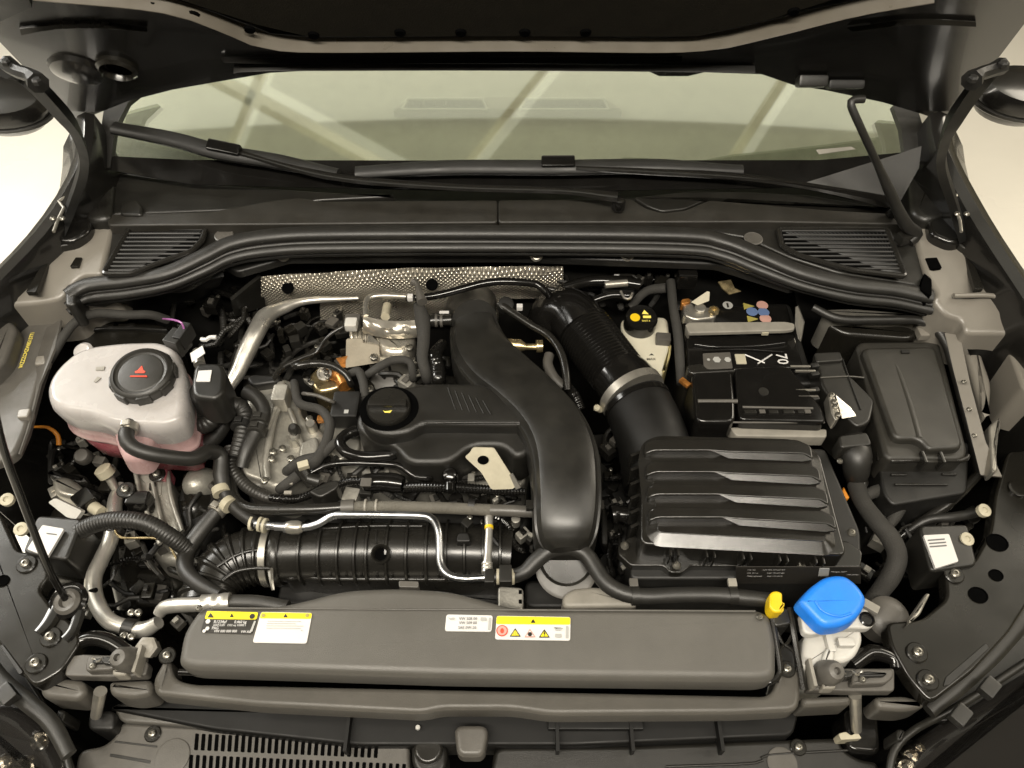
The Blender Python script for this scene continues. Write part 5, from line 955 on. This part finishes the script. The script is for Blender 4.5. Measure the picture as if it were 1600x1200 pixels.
one('cable_clip', MB().tube([U(645, 440, .03), U(652, 445, .03), U(656, 460, .03), U(660, 472, .03)], [0.006, 0.004, 0.006, 0.008], seg=8), PLM, 'grey cable clip on the foil heat shield', 'clip')
one('cable_clip', MB().box(U(641, 465, .03), 0.008, 0.009, 0.008), WHT, 'tiny white cable clip below the foil heat shield', 'clip', bevel=0.001)
for q in ((455, 520), (462, 535), (440, 525), (450, 550), (470, 515)):
    E.add('dark_bracket', MB().box(U(q[0], q[1], -.06), random.uniform(.01, .02), .015, .02, random.random()), random.choice((PND, PLA)), bevel=0.002)
# ================================================================ bellows intake hose, brake reservoir
L = Thing('bellows_hose', 'big glossy black bellows hose with a metal clamp', 'air hose', U(1020, 660, -0.1))
L.add('upper_elbow', T([(858, 520, -.10, 36), (862, 500, -.05, 38), (874, 487, -.03, 38), (892, 492, -.025, 42), (906, 508, -.025, 44), (914, 520, -.025, 45)], seg=32), GLB)
L.add('bellows', T([(912, 516, 45), (940, 552, 45), (968, 588, 45)], -0.025, seg=36, rib=0.0058, amp=0.0042), GLB)
L.add('lower_sleeve', T([(964, 584, 44), (978, 600, 48), (990, 618, 52)], -0.025, seg=36), GLB)
L.add('clamp', T([(984, 612, 53.5), (991, 622, 53.5)], -0.025, seg=40, straight=True), STL)
L.add('clamp_screw', MB().lathe([(0.005, -0.008), (0.005, 0.004), (0.003, 0.006)], U(934, 638, -.03), (-0.5, -0.3, 0.8), 10), CRM)
L.add('tail_pipe', T([(992, 624, -.025, 50), (1000, 640, -.027, 53), (1012, 668, -.03, 55), (1022, 700, -.035, 56), (1030, 760, -.05, 56)], seg=36), DRK)
L.add('tail_ridge', T([(996, 632, 54), (999, 638, 54)], -0.026, seg=40, straight=True), GLB)
J = Thing('brake_fluid_reservoir', 'cream brake fluid reservoir with a black cap marked in yellow', 'reservoir', U(1020, 560, -0.15))
J.add('tank', MB().slab(PX([(970, 495), (1044, 493), (1049, 545), (1030, 598), (1000, 580), (971, 535)], -0.036), -0.13, 0.007, 0.014, n=4), BRK)
J.add('fluid_side', MB().slab(PX([(1035, 540), (1050, 536), (1048, 556), (1036, 584)], -0.037), -0.13, 0.003, 0.006), BRF)
jc = U(1002, 497, -0.015)
cpj = J.add('cap', MB().lathe([(0.024, -0.025), (0.025, -0.02), (0.025, 0.0), (0.023, 0.003), (0.004, 0.0035)], jc, (0, -0.1, 1), 32), GLB)
J.add('round_mark', MB().lathe([(0.0075, 0), (0.0075, 0.0004)], jc + Vector((-.010, -.002, 0.0035)), (0, -0.1, 1), 20), YEL, cpj)
J.add('triangle_mark', MB().slab([jc + Vector((x * .001, y * .001, .0045 + y * .0001)) for x, y in ((1, 5), (11, 4), (5, 12))], jc.z + .003, .0002, 0, n=1), YIN, cpj)
J.add('book_mark', MB().slab([jc + Vector((x * .001, y * .001, .0045 + y * .0001)) for x, y in ((2, -3), (14, -3), (14, 1), (2, 1))], jc.z + .002, .0002, 0, n=1), YIN, cpj)
J.text('DOT 4', jc + Vector((0, -.010, .0028)), jc + Vector((.012, -.010, .0028)), 0, YIN, cpj, up=Vector((0, 1, .1)))
J.text('MAX', U(1011, 563, -0.0358), U(1025, 563, -0.0358), -0.0358, LBK)
J.add('level_arrow', MB().slab(PX([(1014, 555), (1018, 552), (1022, 555), (1018, 554)], -0.0352), -.037, .0001, 0, n=1), LBK)
J.text('MIN', U(1013, 584, -0.0358), U(1024, 584, -0.0358), -0.0358, LBK)
J.add('sensor_clip', MB().box(U(1036, 530, -.03), 0.022, 0.016, 0.014, R(-5)), PLM, bevel=0.002)
t = Thing('firewall_pipework', 'dark pipework and plug box on the firewall behind the bellows hose', 'pipework', U(940, 450, -0.05))
for pts, m in (([(880, 450, 0, 8), (920, 440, .0, 9), (960, 440, .0, 10), (1000, 445, .0, 9)], GLB), ([(900, 480, -.01, 6), (950, 462, -.0, 6), (985, 462, .0, 6)], GLB), ([(1048, 440, 0, 7), (1052, 480, 0, 7), (1059, 520, -.01, 7.5), (1062, 560, -.02, 7.5), (1064, 600, -.03, 7)], TAP), ([(985, 480, -.03, 6), (1010, 455, -.01, 7), (1040, 450, .0, 8)], TAP), ([(850, 450, .0, 5), (885, 455, .0, 6), (900, 440, .0, 6)], PLS)): t.add('pipe', T(pts), m)
t.add('steel_stub', T([(945, 445, .012, 6), (980, 442, .012, 6)], straight=True), STL)
t.add('steel_hook', MB().tube([U(970, 455, .01), U(976, 466, .01), U(985, 466, .01), U(988, 458, .01)], [0.002] * 4, seg=6), STL)
t.add('cap_box', MB().box(U(1072, 432, .01), 0.03, 0.03, 0.03), GLB, bevel=0.004)
t.add('support', MB().box(U(965, 455, -.02), 0.05, 0.03, 0.02), PLD, bevel=0.004)
t = Thing('vent_pipe', 'glossy thin pipe arching beside the intake duct', 'pipe', U(885, 590, -0.03))
t.add('pipe', T([(780, 475, .0, 7), (800, 488, .0, 6), (830, 508, .0, 6), (858, 525, .0, 6), (876, 550, .0, 6), (884, 580, -.005, 6), (886, 610, -.015, 6)]), PLS)
t.add('fitting', MB().lathe([(0.012, -.01), (0.012, .004), (0.008, .006)], U(790, 476, .0), (0.2, -.3, 1), 14), PLD)
t.add('white_peg', MB().box(U(812, 480, .005), .009, .008, .008), WHT, bevel=.001)
t = Thing('boost_sensor', 'brass coloured sensor and grey elbow between duct and bellows', 'sensor', U(830, 540, -0.05))
t.add('body', T([(792, 538, 9), (812, 540, 10), (822, 542, 5), (838, 542, 5), (838, 541, 10), (848, 541, 10)], -.02, straight=True), BRS)
t.add('elbow', T([(858, 555, -.03, 8), (856, 570, -.03, 8), (866, 592, -.035, 9), (880, 605, -.04, 9)]), PLM)
t.add('shiny_hose', T([(888, 605, -.03, 8), (898, 620, -.03, 10), (906, 640, -.04, 10)], rib=.005, amp=.001), GLB)
# ================================================================ air filter box
X_ = Thing('air_filter_box', 'black air filter box with four stepped ribs on its lid', 'air filter', U(1160, 800, -0.1))
X_.add('lower_box', MB().slab(PX([(985, 850), (1000, 700), (1290, 700), (1345, 830), (1347, 885), (1340, 905), (985, 905)], -0.024), -0.2, 0.004, 0.008), PLD)
X_.add('lid_flange', MB().slab(PX([(966, 850), (985, 838), (1325, 845), (1348, 862), (1345, 886), (1282, 886), (1268, 897), (1250, 897), (1236, 886), (1080, 884), (1066, 895), (1048, 895), (1036, 884), (986, 884), (966, 866)], -0.012), -0.024, 0.002, 0.003), ABX)
lid = X_.add('lid', MB().slab(PX([(1001, 850), (1003, 712), (1010, 694), (1030, 688), (1240, 693), (1264, 700), (1282, 710), (1324, 868)], 0.027), -0.012, 0.003, 0.010, draft=0.001), ABX)
deck = X_.add('lid_deck', MB().slab(PX([(1028, 832), (1016, 716), (1020, 696), (1034, 690), (1238, 695), (1258, 702), (1268, 712), (1292, 846)], 0.034), 0.0262, 0.001, 0.006, draft=0.014), ABX)
tops = [(1010, 703, 1262, 716), (1012, 737, 1275, 752), (1014, 772, 1287, 788), (1016, 808, 1299, 826)]
for k, (xl, yl, xr, yr) in enumerate(tops):
    # terrace: narrow on the left, dropping to a wider sloping step on the right
    xm = xl + 100 + k * 4; z0 = 0.0435 + 0.0006 * k
    X_.add('rib', MB().slab(PX([(xl - 4, yl + 8, z0 - .006), (xl + 12, yl + 1), (xm, yl + 1), (xm + 22, yl + 3), (xr - 6, yr - 7), (xr + 10, yr + 2, z0 - .006), (xr + 6, yr - 20, z0 - .004), (xr - 16, yr - 30), (xl + 10, yl - 18), (xl - 2, yl - 12, z0 - .006)], z0), 0.031, 0.0026, 0.003), ABX, deck)
    X_.add('rib_step', MB().plate(PX([(xm + 2, yl + 1, z0 - .0008), (xr - 10, yr - 8, z0 - .0008), (xr + 8, yr + 2, z0 - .0052), (xr - 8, yr + 5, z0 - .0052), (xm + 28, yl + 13, z0 - .0052)]), 0.004), ABX, deck)
for x in (1048, 1105, 1162, 1219, 1276):
    for d in (0, 12): X_.add('rib_web', MB().box(U(x + d, 851 + (x + d - 1001) * .056, .027) + Vector((0, -.004, -.018)), 0.0024, 0.009, 0.026, 0), ABX, bevel=0.0008)
for q in ((976, 853), (1057, 884), (1252, 886), (1330, 833)): X_.share('bolt', SCRW, U(q[0], q[1], -0.006), None, 0, 1.3)
X_.add('inlet_stub', T([(955, 804, -.03, 15), (962, 803, -.03, 16), (968, 803, -.03, 13), (985, 805, -.03, 14)], straight=True), GLB)
for k in range(6): X_.add('side_rib', MB().box(U(992, 718 + k * 22, -0.006), 0.016, 0.004, 0.03, R(25)), PLS, bevel=0.001)
zf = -0.02
def ff(x, y): return WP(x, y, U(1160, 886, -0.021) + Vector((0, -0.0015, 0)), Vector((0, -1, 0)))
fyp = min(v.y for v in PX([(985, 905), (1340, 905)], -0.024)) 
def ff(x, y): return WP(x, y, Vector((0, fyp - 0.0012, 0)), Vector((0, -1, 0)))
X_.add('print_panel', MB().plate([ff(1150, 886), (ff(1345, 886)), ff(1345, 912), ff(1150, 912)], 0.001), LBK)
for a, x0, x1, y in (('VW AG', 1167, 1180, 890.5), ('1K0 141 A', 1167, 1184, 895.5), ('Filtereinsatz', 1167, 1190, 900.3), ('2Q0 906 129 607 BD', 1191, 1226, 890.5), ('5Q0 129 607 BD', 1198, 1225, 895.5), ('5Q0 129 620 D', 1198, 1222, 900.3), ('Hengst 1607', 1298, 1322, 893.5), ('>PP-GF30<', 1322, 1341, 898)):
    X_.text(a, ff(x0, y), ff(x1, y), 0, WHT, up=Vector((0, 0, 1)), hs=1.3, lift=0.0006)
X_.add('code_patch', MB().plate([ff(1280, 887) + Vector((0, -.001, 0)), ff(1296, 887) + Vector((0, -.001, 0)), ff(1294, 899) + Vector((0, -.001, 0)), ff(1278, 899) + Vector((0, -.001, 0))], 0.0005), LGR)
# ================================================================ battery
N = Thing('battery', 'black car battery with printed hazard symbols and the number 70', 'battery', U(1180, 560, -0.2))
cs = N.add('case', MB().slab(PX([(1062, 480), (1235, 472), (1262, 560), (1280, 600), (1075, 605)], -0.03), -0.22, 0.006, 0.008), PLD)
N.add('lid', MB().slab(PX([(1066, 482), (1230, 474), (1256, 575), (1076, 580)], -0.015), -0.05, 0.004, 0.006), GLB)
N.add('lid_ridge', T([(1085, 538, 3), (1120, 542, 3), (1180, 541, 3), (1225, 536, 3)], -0.013), GLB)
N.add('lid_ridge', T([(1098, 548, 2), (1160, 546, 2), (1225, 550, 2)], -0.013), GLB)
N.add('printed_panel', MB().slab(PX([(1098, 552), (1141, 550), (1145, 575), (1100, 577)], -0.0135), -.02, .0005, .002), PLM)
N.add('paper_patch', MB().slab(PX([(1148, 553), (1164, 553), (1167, 568), (1151, 568)], -0.0133), -.02, .0003, 0, n=1), CRM)
zt = -0.0128
for a, b in (((1164, 554), (1195, 567)), ((1206, 554), (1184, 568))):
    N.add('cross_stroke', MB().tube([U(*a, zt), U(*b, zt)], [0.0012] * 2, seg=4, straight=True), WHT)
N.text('70', U(1212, 553, zt), U(1216, 569, zt), 0, WHT, up=Vector((1, .0, 0)), hs=1.1)
for x, w in ((1107, 5), (1120, 12), (1137, 10)): N.add('recycling_mark', MB().lathe([(w * .0005, 0), (w * .0005, .0004), (w * .00034, .0004)], U(x, 562, zt), seg=6), LGR)
N.add('minus_mark', MB().lathe([(0.0078, 0), (0.0078, .0005)], U(1137, 477, -.0145), seg=22), LGR)
N.add('minus_bar', MB().box(U(1137, 477, -.0136), .003, .009, .0005), LBK)
for x, y, m in ((1192, 477, PNK), (1176, 487, BSY), (1194, 488, BSY), (1197, 498, PNK)): N.add('hazard_disc', MB().lathe([(0.0088, 0), (0.0088, .0005), (.0072, .0005), (.0072, .0007), (.003, .0007)], U(x - 1, y, -.0145), seg=22), m)
for x, y in ((1170, 478), (1176, 498)): N.add('hazard_triangle', MB().slab(PX([(x - 9, y - 5), (x - 7, y + 5), (x + 9, y)], -.0138), -.016, .0002, .001, n=1), OLV)
N.add('terminal_clamp', MB().slab(PX([(1068, 468), (1082, 465), (1086, 480), (1094, 478), (1120, 480), (1120, 496), (1086, 500), (1068, 492)], 0.0), -0.02, 0.004, 0.003), STL)
N.add('terminal_nut', MB().lathe([(0.008, 0), (0.008, .005), (.005, .006), (.004, .002)], U(1115, 487, .001), seg=8), BRS)
N.add('terminal_copper', MB().slab(PX([(1064, 467), (1078, 465), (1080, 472), (1065, 475)], 0.004), -0.01, 0.002, 0.002), COP)
N.add('terminal_fuse', MB().lathe([(0.008, -.004), (.009, .002), (.006, .004)], U(1094, 482, .003), seg=12), STL)
N.add('cable_tag', MB().plate(PX([(1080, 472, .01), (1105, 455, .02), (1109, 456, .02), (1108, 470, .01), (1090, 477, .008)]), .002, .001), CRM)
N.add('terminal_cover', MB().plate(PX([(1122, 440, .015), (1142, 437, .015), (1148, 450, .01), (1158, 455, .008), (1140, 460, .006), (1128, 450, .01)]), .003), BRS)
t = Thing('battery_strap', 'light grey steel strap clamped across the battery', 'strap', U(1160, 510, -0.02))
t.add('bar', MB().slab(PX([(1071, 506), (1078, 503), (1228, 502), (1242, 505), (1242, 514), (1228, 516), (1076, 520)], 0.006), 0.0, 0.002, 0.002), PLL)
t.add('end_leg', MB().plate(PX([(1071, 508, .006), (1076, 519, .006), (1073, 536, -.03), (1069, 530, -.03)]), .002), PLL)
t.add('end_plate', MB().plate(PX([(1243, 480, .02), (1246, 478, .02), (1256, 504, .015), (1251, 534, -.02), (1247, 530, -.02), (1242, 508, .005)]), .003), STL)
t.add('catch', MB().box(U(1195, 520, .0), .01, .006, .006), CRM, bevel=.001)
N2 = Thing('battery_fuse_carrier', 'glossy black fuse carrier lying on the battery front', 'fuse carrier', U(1185, 640, -0.06))
N2.add('flat_lid', MB().slab(PX([(1080, 580), (1145, 578), (1150, 630), (1150, 660), (1088, 660)], 0.012), -0.05, 0.006, 0.004), GLB)
N2.add('main_lid', MB().slab(PX([(1148, 574), (1232, 571), (1285, 636), (1292, 660), (1156, 656), (1152, 630)], 0.010), -0.05, 0.004, 0.005), GLB)
N2.add('side_lid', MB().slab(PX([(1072, 570), (1098, 567), (1105, 576), (1150, 574), (1150, 580), (1078, 584)], 0.011), -0.03, 0.003, 0.004), PLS)
N2.add('edge_ridge', T([(1090, 627, 3.5), (1152, 627, 3.5)], .011), PLM)
N2.add('edge_ridge', T([(1092, 657, 1.6), (1155, 660, 1.6), (1288, 660, 1.6)], .006), PLM)
N2.add('edge_ridge', T([(1160, 636, 2), (1270, 638, 2)], .0105), PLM)
N2.add('round_mark', MB().lathe([(.007, 0), (.007, .0008), (.005, .001)], U(1193, 612, .0102), seg=18), PLA)
for x, w in ((1172, 18), (1208, 14), (1232, 16), (1252, 12)): N2.add('latch', MB().box(U(x, 644, .010), w * .0009, .006, .004), PLS, bevel=.001)
for x in (1191, 1262): N2.add('latch_eye', MB().box(U(x, 643, .0122), .008, .006, .002), PLM, bevel=.0005)
for k, (x, y) in enumerate(((1250, 573), (1258, 580), (1258, 610), (1262, 620))): N2.add('terminal_pin', MB().box(U(x, y, .008), .028, .003, .004), STL if k != 3 else PLM, bevel=.0008)
for y in (571, 584, 609, 622): N2.add('pin_tail', MB().box(U(1272, y + 2, .004), .012, .008, .01, .2), PLD, bevel=.002)
one('battery_tray_edge', MB().slab(PX([(1141, 667), (1292, 670), (1292, 683), (1150, 681)], -0.01), -0.03, 0.002, 0.001), PLL, 'light grey strip in front of the battery fuse carrier', 'strip')
one('red_tab', MB().box(U(1070, 598, .0), .008, .016, .006, R(40)), COP, 'small red tab beside the battery fuse carrier', 'tab', bevel=.001)
t = Thing('battery_side_guard', 'stepped dark plastic guard between battery and fuse box', 'guard', U(1330, 600, -0.08))
t.add('panel', MB().slab(PX([(1272, 552), (1315, 550), (1322, 580), (1368, 625), (1360, 660), (1340, 668), (1310, 640), (1285, 605)], 0.004), -0.08, 0.004, 0.004), PLA)
t.add('upper_step', MB().slab(PX([(1272, 551), (1313, 549), (1318, 563), (1276, 566)], 0.010), 0.0, 0.002, 0.002), PLA)
t.add('crease', T([(1316, 560, 1.2), (1330, 600, 1.2), (1345, 640, 1.2)], .005), PLD)
t.add('crease', T([(1282, 590, 1.2), (1325, 588, 1.2), (1350, 590, 1.2)], .005), PLG)
t = Thing('cable_lug', 'bright folded cable lug with bolts beside the battery', 'cable lug', U(1310, 640, -0.02))
t.add('strip', MB().slab(PX([(1294, 613), (1302, 612), (1314, 650), (1306, 658), (1298, 642)], 0.02), 0.0, 0.002, 0.003), STL)
t.add('folded_plate', MB().plate(PX([(1306, 617, .02), (1330, 638, .02), (1338, 650, .012), (1316, 654, .012)]), .003, .001), FOI)
for y in (618, 629, 636, 649): t.share('bolt', BOLT, U(1299 + (y - 618) * .32, y, .02), None, 0, .9)
t = Thing('loom_elbow', 'black rubber elbow boot feeding the thick loom', 'boot', U(1342, 740, -0.1))
t.add('clip_plate', MB().slab(PX([(1310, 680), (1355, 674), (1364, 695), (1340, 697), (1314, 700)], 0.0), -0.03, 0.003, 0.003), PLA)
t.add('boot', MB().tube([U(1336, 690, -.03), U(1338, 712, -.02), U(1338, 735, -.035), U(1338, 755, -.06)], [.017, .020, .017, .012], seg=20), RUB)
t.add('collar', T([(1336, 750, -.05, 15), (1342, 758, -.052, 16), (1346, 762, -.054, 14)], straight=True), PLS)
for x in (1312, 1358): t.share('bolt', SCRW, U(x, 721, -.02))
hose('thick_loom', 'thick taped loom winding down past the air filter box', 'wiring', [(1338, 758, -.05, 14), (1348, 785, -.045, 13), (1370, 815, -.04, 14), (1392, 842, -.04, 15), (1402, 870, -.045, 15), (1392, 900, -.06, 15), (1374, 925, -.08, 14), (1358, 950, -.1, 16)], TAP)
hose('branch_loom', 'taped branch loom curling under the fuse box', 'wiring', [(1352, 775, -.05, 9), (1375, 766, -.045, 10), (1398, 772, -.045, 11), (1408, 785, -.05, 10), (1400, 805, -.06, 9), (1380, 830, -.07, 8)], TAP)
hose('drain_hose', 'black ribbed hose passing under the fuse box corner', 'hose', [(1530, 740, -.06, 7), (1505, 765, -.06, 8), (1475, 792, -.06, 8), (1440, 815, -.07, 7), (1405, 840, -.09, 7)], PLS)
hose('drain_hose', 'lower black hose running towards the zinc studs', 'hose', [(1530, 800, -.06, 7), (1490, 808, -.06, 8), (1450, 812, -.065, 7), (1420, 830, -.08, 6)], RUB)
one('orange_clip', MB().slab(PX([(1313, 775), (1318, 760), (1328, 778), (1322, 779)], -.05), -.06, .001, .001), ORG, 'small orange clip beside the thick loom', 'clip')
one('white_tag', MB().slab(PX([(1422, 769), (1438, 771), (1434, 787), (1424, 782)], -.06), -.065, .001, .001), PLL, 'pale tag below the fuse box', 'tag')
one('bracket_strip', MB().slab(PX([(1448, 926), (1454, 928), (1438, 960), (1420, 975), (1424, 962)], -.02), -.03, .002, .002), STL, 'bare metal strip beside the blue cap', 'strip')
one('washer_pump_dome', MB().lathe([(.026, -.03), (.026, 0), (.02, .006), (.01, .008)], U(1388, 965, -.06), (0, -.2, 1), 26), PLM, 'pale round dome behind the blue cap', 'dome')
# ================================================================ fuse box
M_ = Thing('fuse_box', 'dark grey fuse box with a raised wedge on its lid', 'fuse box', U(1430, 680, -0.15))
M_.add('base', MB().slab(PX([(1370, 705), (1395, 690), (1515, 690), (1512, 770), (1395, 790), (1380, 770)], -0.03), -0.18, 0.004, 0.006), PLD)
M_.add('lid', MB().slab(PX([(1338, 540), (1345, 533), (1462, 532), (1470, 538), (1512, 700), (1510, 714), (1500, 718), (1390, 718), (1382, 710)], 0.0), -0.05, 0.006, 0.008, n=4), FBX)
M_.add('raised_wedge', MB().slab(PX([(1346, 542), (1462, 540), (1507, 700), (1452, 703), (1440, 690), (1430, 686), (1398, 686), (1388, 660)], 0.012), -0.004, 0.006, 0.008, n=4), FBX)
M_.add('lid_crease', T([(1395, 560, 3), (1408, 592, 5), (1424, 640, 6), (1436, 684, 6)], .0105, flat=0.5), FBX)
M_.add('lid_rim', T([(1384, 712, 4), (1394, 720, 4), (1440, 719, 4), (1502, 719, 4), (1512, 712, 4)], -.006), PLS)
la = M_.add('latch', MB().box(U(1453, 722, -.012), .024, .012, .018), FBX, bevel=.002)
for x in (1439, 1467): M_.add('latch_cheek', MB().box(U(x, 720, -.004), .004, .018, .022), PLS, la, bevel=.001)
for x0, x1, y in ((1392, 1416, 742), (1472, 1494, 741), (1398, 1480, 757)): M_.add('base_ridge', T([(x0, y, 2), (x1, y, 2)], -.028, straight=True), PLS)
M_.add('lid_text', MB().slab(PX([(1408, 546), (1421, 546), (1422, 551), (1409, 551)], .0143), .01, .0002, 0, n=1), PLD)
M_.add('upper_clip', MB().box(U(1441, 522, .01), .014, .016, .012), PNS, bevel=.002)
M_.add('side_rod', T([(1372, 656, -.01, 3), (1374, 690, -.015, 4), (1374, 720, -.02, 4)]), PLS)
for y in (657, 666): M_.add('rod_band', T([(1372, y, 5), (1372, y + 2, 5)], -.008, straight=True), PLL)
hose('washer_tube', 'black rubber tube bordering the fuse box lid', 'hose', [(1270, 480, .03, 6), (1310, 498, .025, 7), (1370, 500, .025, 7), (1430, 500, .025, 7), (1460, 512, .022, 8), (1478, 535, .015, 8), (1490, 570, .0, 8), (1502, 620, -.01, 7), (1520, 690, -.03, 7), (1530, 740, -.06, 7)], RUB)
# ================================================================ washer hose rising to the bonnet
w = Thing('washer_hose', 'black sleeved washer hose rising from the cowl to the bonnet edge', 'hose', U(1425, 380, 0.09))
w.add('hose', MB().tube([U(1350, 155, .30), U(1334, 156, .30), U(1330, 165, .295), U(1345, 200, .27), U(1368, 250, .22), (U(1395, 310, .16)), U(1415, 350, .12), U(1432, 365, .10), U(1420, 378, .09)], [.005, .005, .005, .005, .005, .0075, .009, .009, .009], seg=12), RUB)
w.add('grommet', MB().box(U(1413, 372, .095), .02, .016, .016, .3), PLA, bevel=.003)
# engine bay middle: filler between air filter box, battery and radiator
t = Thing('throttle_hardware', 'dark hardware filling the gap between duct and air filter box', 'hardware', U(950, 780, -0.25))
for k in range(40):
    x = random.uniform(935, 1000); y = random.uniform(690, 930); t.add('piece', MB().box(U(x, y, random.uniform(-.2, -.13)), random.uniform(.01, .04), random.uniform(.01, .04), .03, random.random()), random.choice((PLD, PLA, GLB, RUB)), bevel=.003)
t.add('radiator_tank', MB().slab(PX([(878, 930), (895, 918), (930, 915), (985, 922), (1000, 948), (880, 950)], -.05), -.1, .006, .012), PLL)
t.add('fan_shroud', MB().slab(PX([(820, 905), (1200, 905), (1200, 950), (820, 950)], -.12), -.2, .006, .012), PLD)
# ================================================================ wiring and small parts packed into the dark gaps
def clutter(nm, lbl, cat, box, n, k, z0, z1, mats=(PLS, PLD, GLB, TAP, RUB, PLA), cm=(PLS, PLA, GLB, PLM, PND, ALU)):
    x0, y0, x1, y1 = box; t = Thing(nm, lbl, cat, U((x0 + x1) / 2, (y0 + y1) / 2, z0 - .05))
    for _ in range(int(n * 1.4)):
        x, y = random.uniform(x0, x1), random.uniform(y0, y1); a = random.uniform(0, 6.28); r = random.uniform(2.2, 5.5); z = random.uniform(z0, z1); pts = [(x, y, z - .05, r)]
        for i in range(4):
            pts.append((x, y, z, r)); s = random.uniform(18, 34); x = min(x1, max(x0, x + math.cos(a) * s)); y = min(y1, max(y0, y + math.sin(a) * s)); a += random.uniform(-.8, .8); z += random.uniform(-.008, .008)
        pts.append((pts[-1][0] + 1, pts[-1][1], z - .05, r))
        rib = random.random() < .25
        t.add('cable', T(pts, seg=8, step=.008, rib=.004 if rib else 0, amp=.0009 if rib else 0), random.choice(mats))
    for _ in range(int(k * 1.4)):
        p = U(random.uniform(x0, x1), random.uniform(y0, y1), random.uniform(z0, z1)); s = random.uniform(.008, .022); q = random.uniform(-.9, .9)
        c = t.add('connector', MB().box(p, s, s * random.uniform(.6, 1.4), random.uniform(.008, .02), q), random.choice(cm), bevel=.0018)
        if random.random() < .6: t.add('latch', MB().box(p + Vector((0, 0, .011)), s * .4, s * .5, .004, q), random.choice(cm), c, bevel=.0008)
        if random.random() < .3: t.share('bolt', BOLT, p + Vector((s * .3, s * .7, .004)), c, q, random.uniform(.6, 1.0))
clutter('wiring_bundle', 'dark wiring packed between the diagonal silver pipe and the timing cover', 'wiring', (345, 490, 430, 590), 9, 7, -.12, -.07)
clutter('wiring_bundle', 'dark wiring packed between timing cover and foil turbo', 'wiring', (425, 490, 560, 595), 14, 16, -.11, -.06, cm=(PLS, PLA, PND, PLM, ALU))
clutter('wiring_bundle', 'dark wiring packed behind the engine cover beside the duct', 'wiring', (570, 560, 700, 605), 8, 10, -.09, -.05)
clutter('wiring_bundle', 'dark wiring packed in front of the engine cover skirt', 'wiring', (470, 715, 825, 785), 16, 22, -.075, -.05, cm=(PLS, PLA, GLB, PLM, ALU))
clutter('wiring_bundle', 'dark wiring packed below the lifting eye', 'wiring', (700, 770, 830, 860), 6, 8, -.10, -.06)
clutter('wiring_bundle', 'dark wiring packed between duct and air filter box', 'wiring', (945, 650, 1000, 900), 9, 10, -.12, -.07)
clutter('wiring_bundle', 'dark wiring packed under the pink sump', 'wiring', (80, 690, 190, 790), 8, 10, -.16, -.11, cm=(PND, PLA, STL, PLM, ALU))
clutter('wiring_bundle', 'dark wiring packed around the cast engine mount', 'wiring', (200, 750, 350, 870), 9, 10, -.15, -.10, cm=(PND, PLA, ALU, PLM))
clutter('wiring_bundle', 'dark wiring packed under the fuse box and thick loom', 'wiring', (1345, 755, 1520, 900), 14, 12, -.13, -.08)
clutter('wiring_bundle', 'dark wiring packed along the firewall behind the bellows', 'wiring', (860, 430, 1060, 480), 12, 10, -.05, -.02)
clutter('wiring_bundle', 'dark wiring packed behind the white coolant tank', 'wiring', (270, 440, 400, 540), 10, 6, -.09, -.04)
clutter('wiring_bundle', 'dark wiring packed around the bent silver pipe', 'wiring', (110, 850, 300, 980), 8, 8, -.18, -.12, cm=(PND, PNT, PLM, ALU))
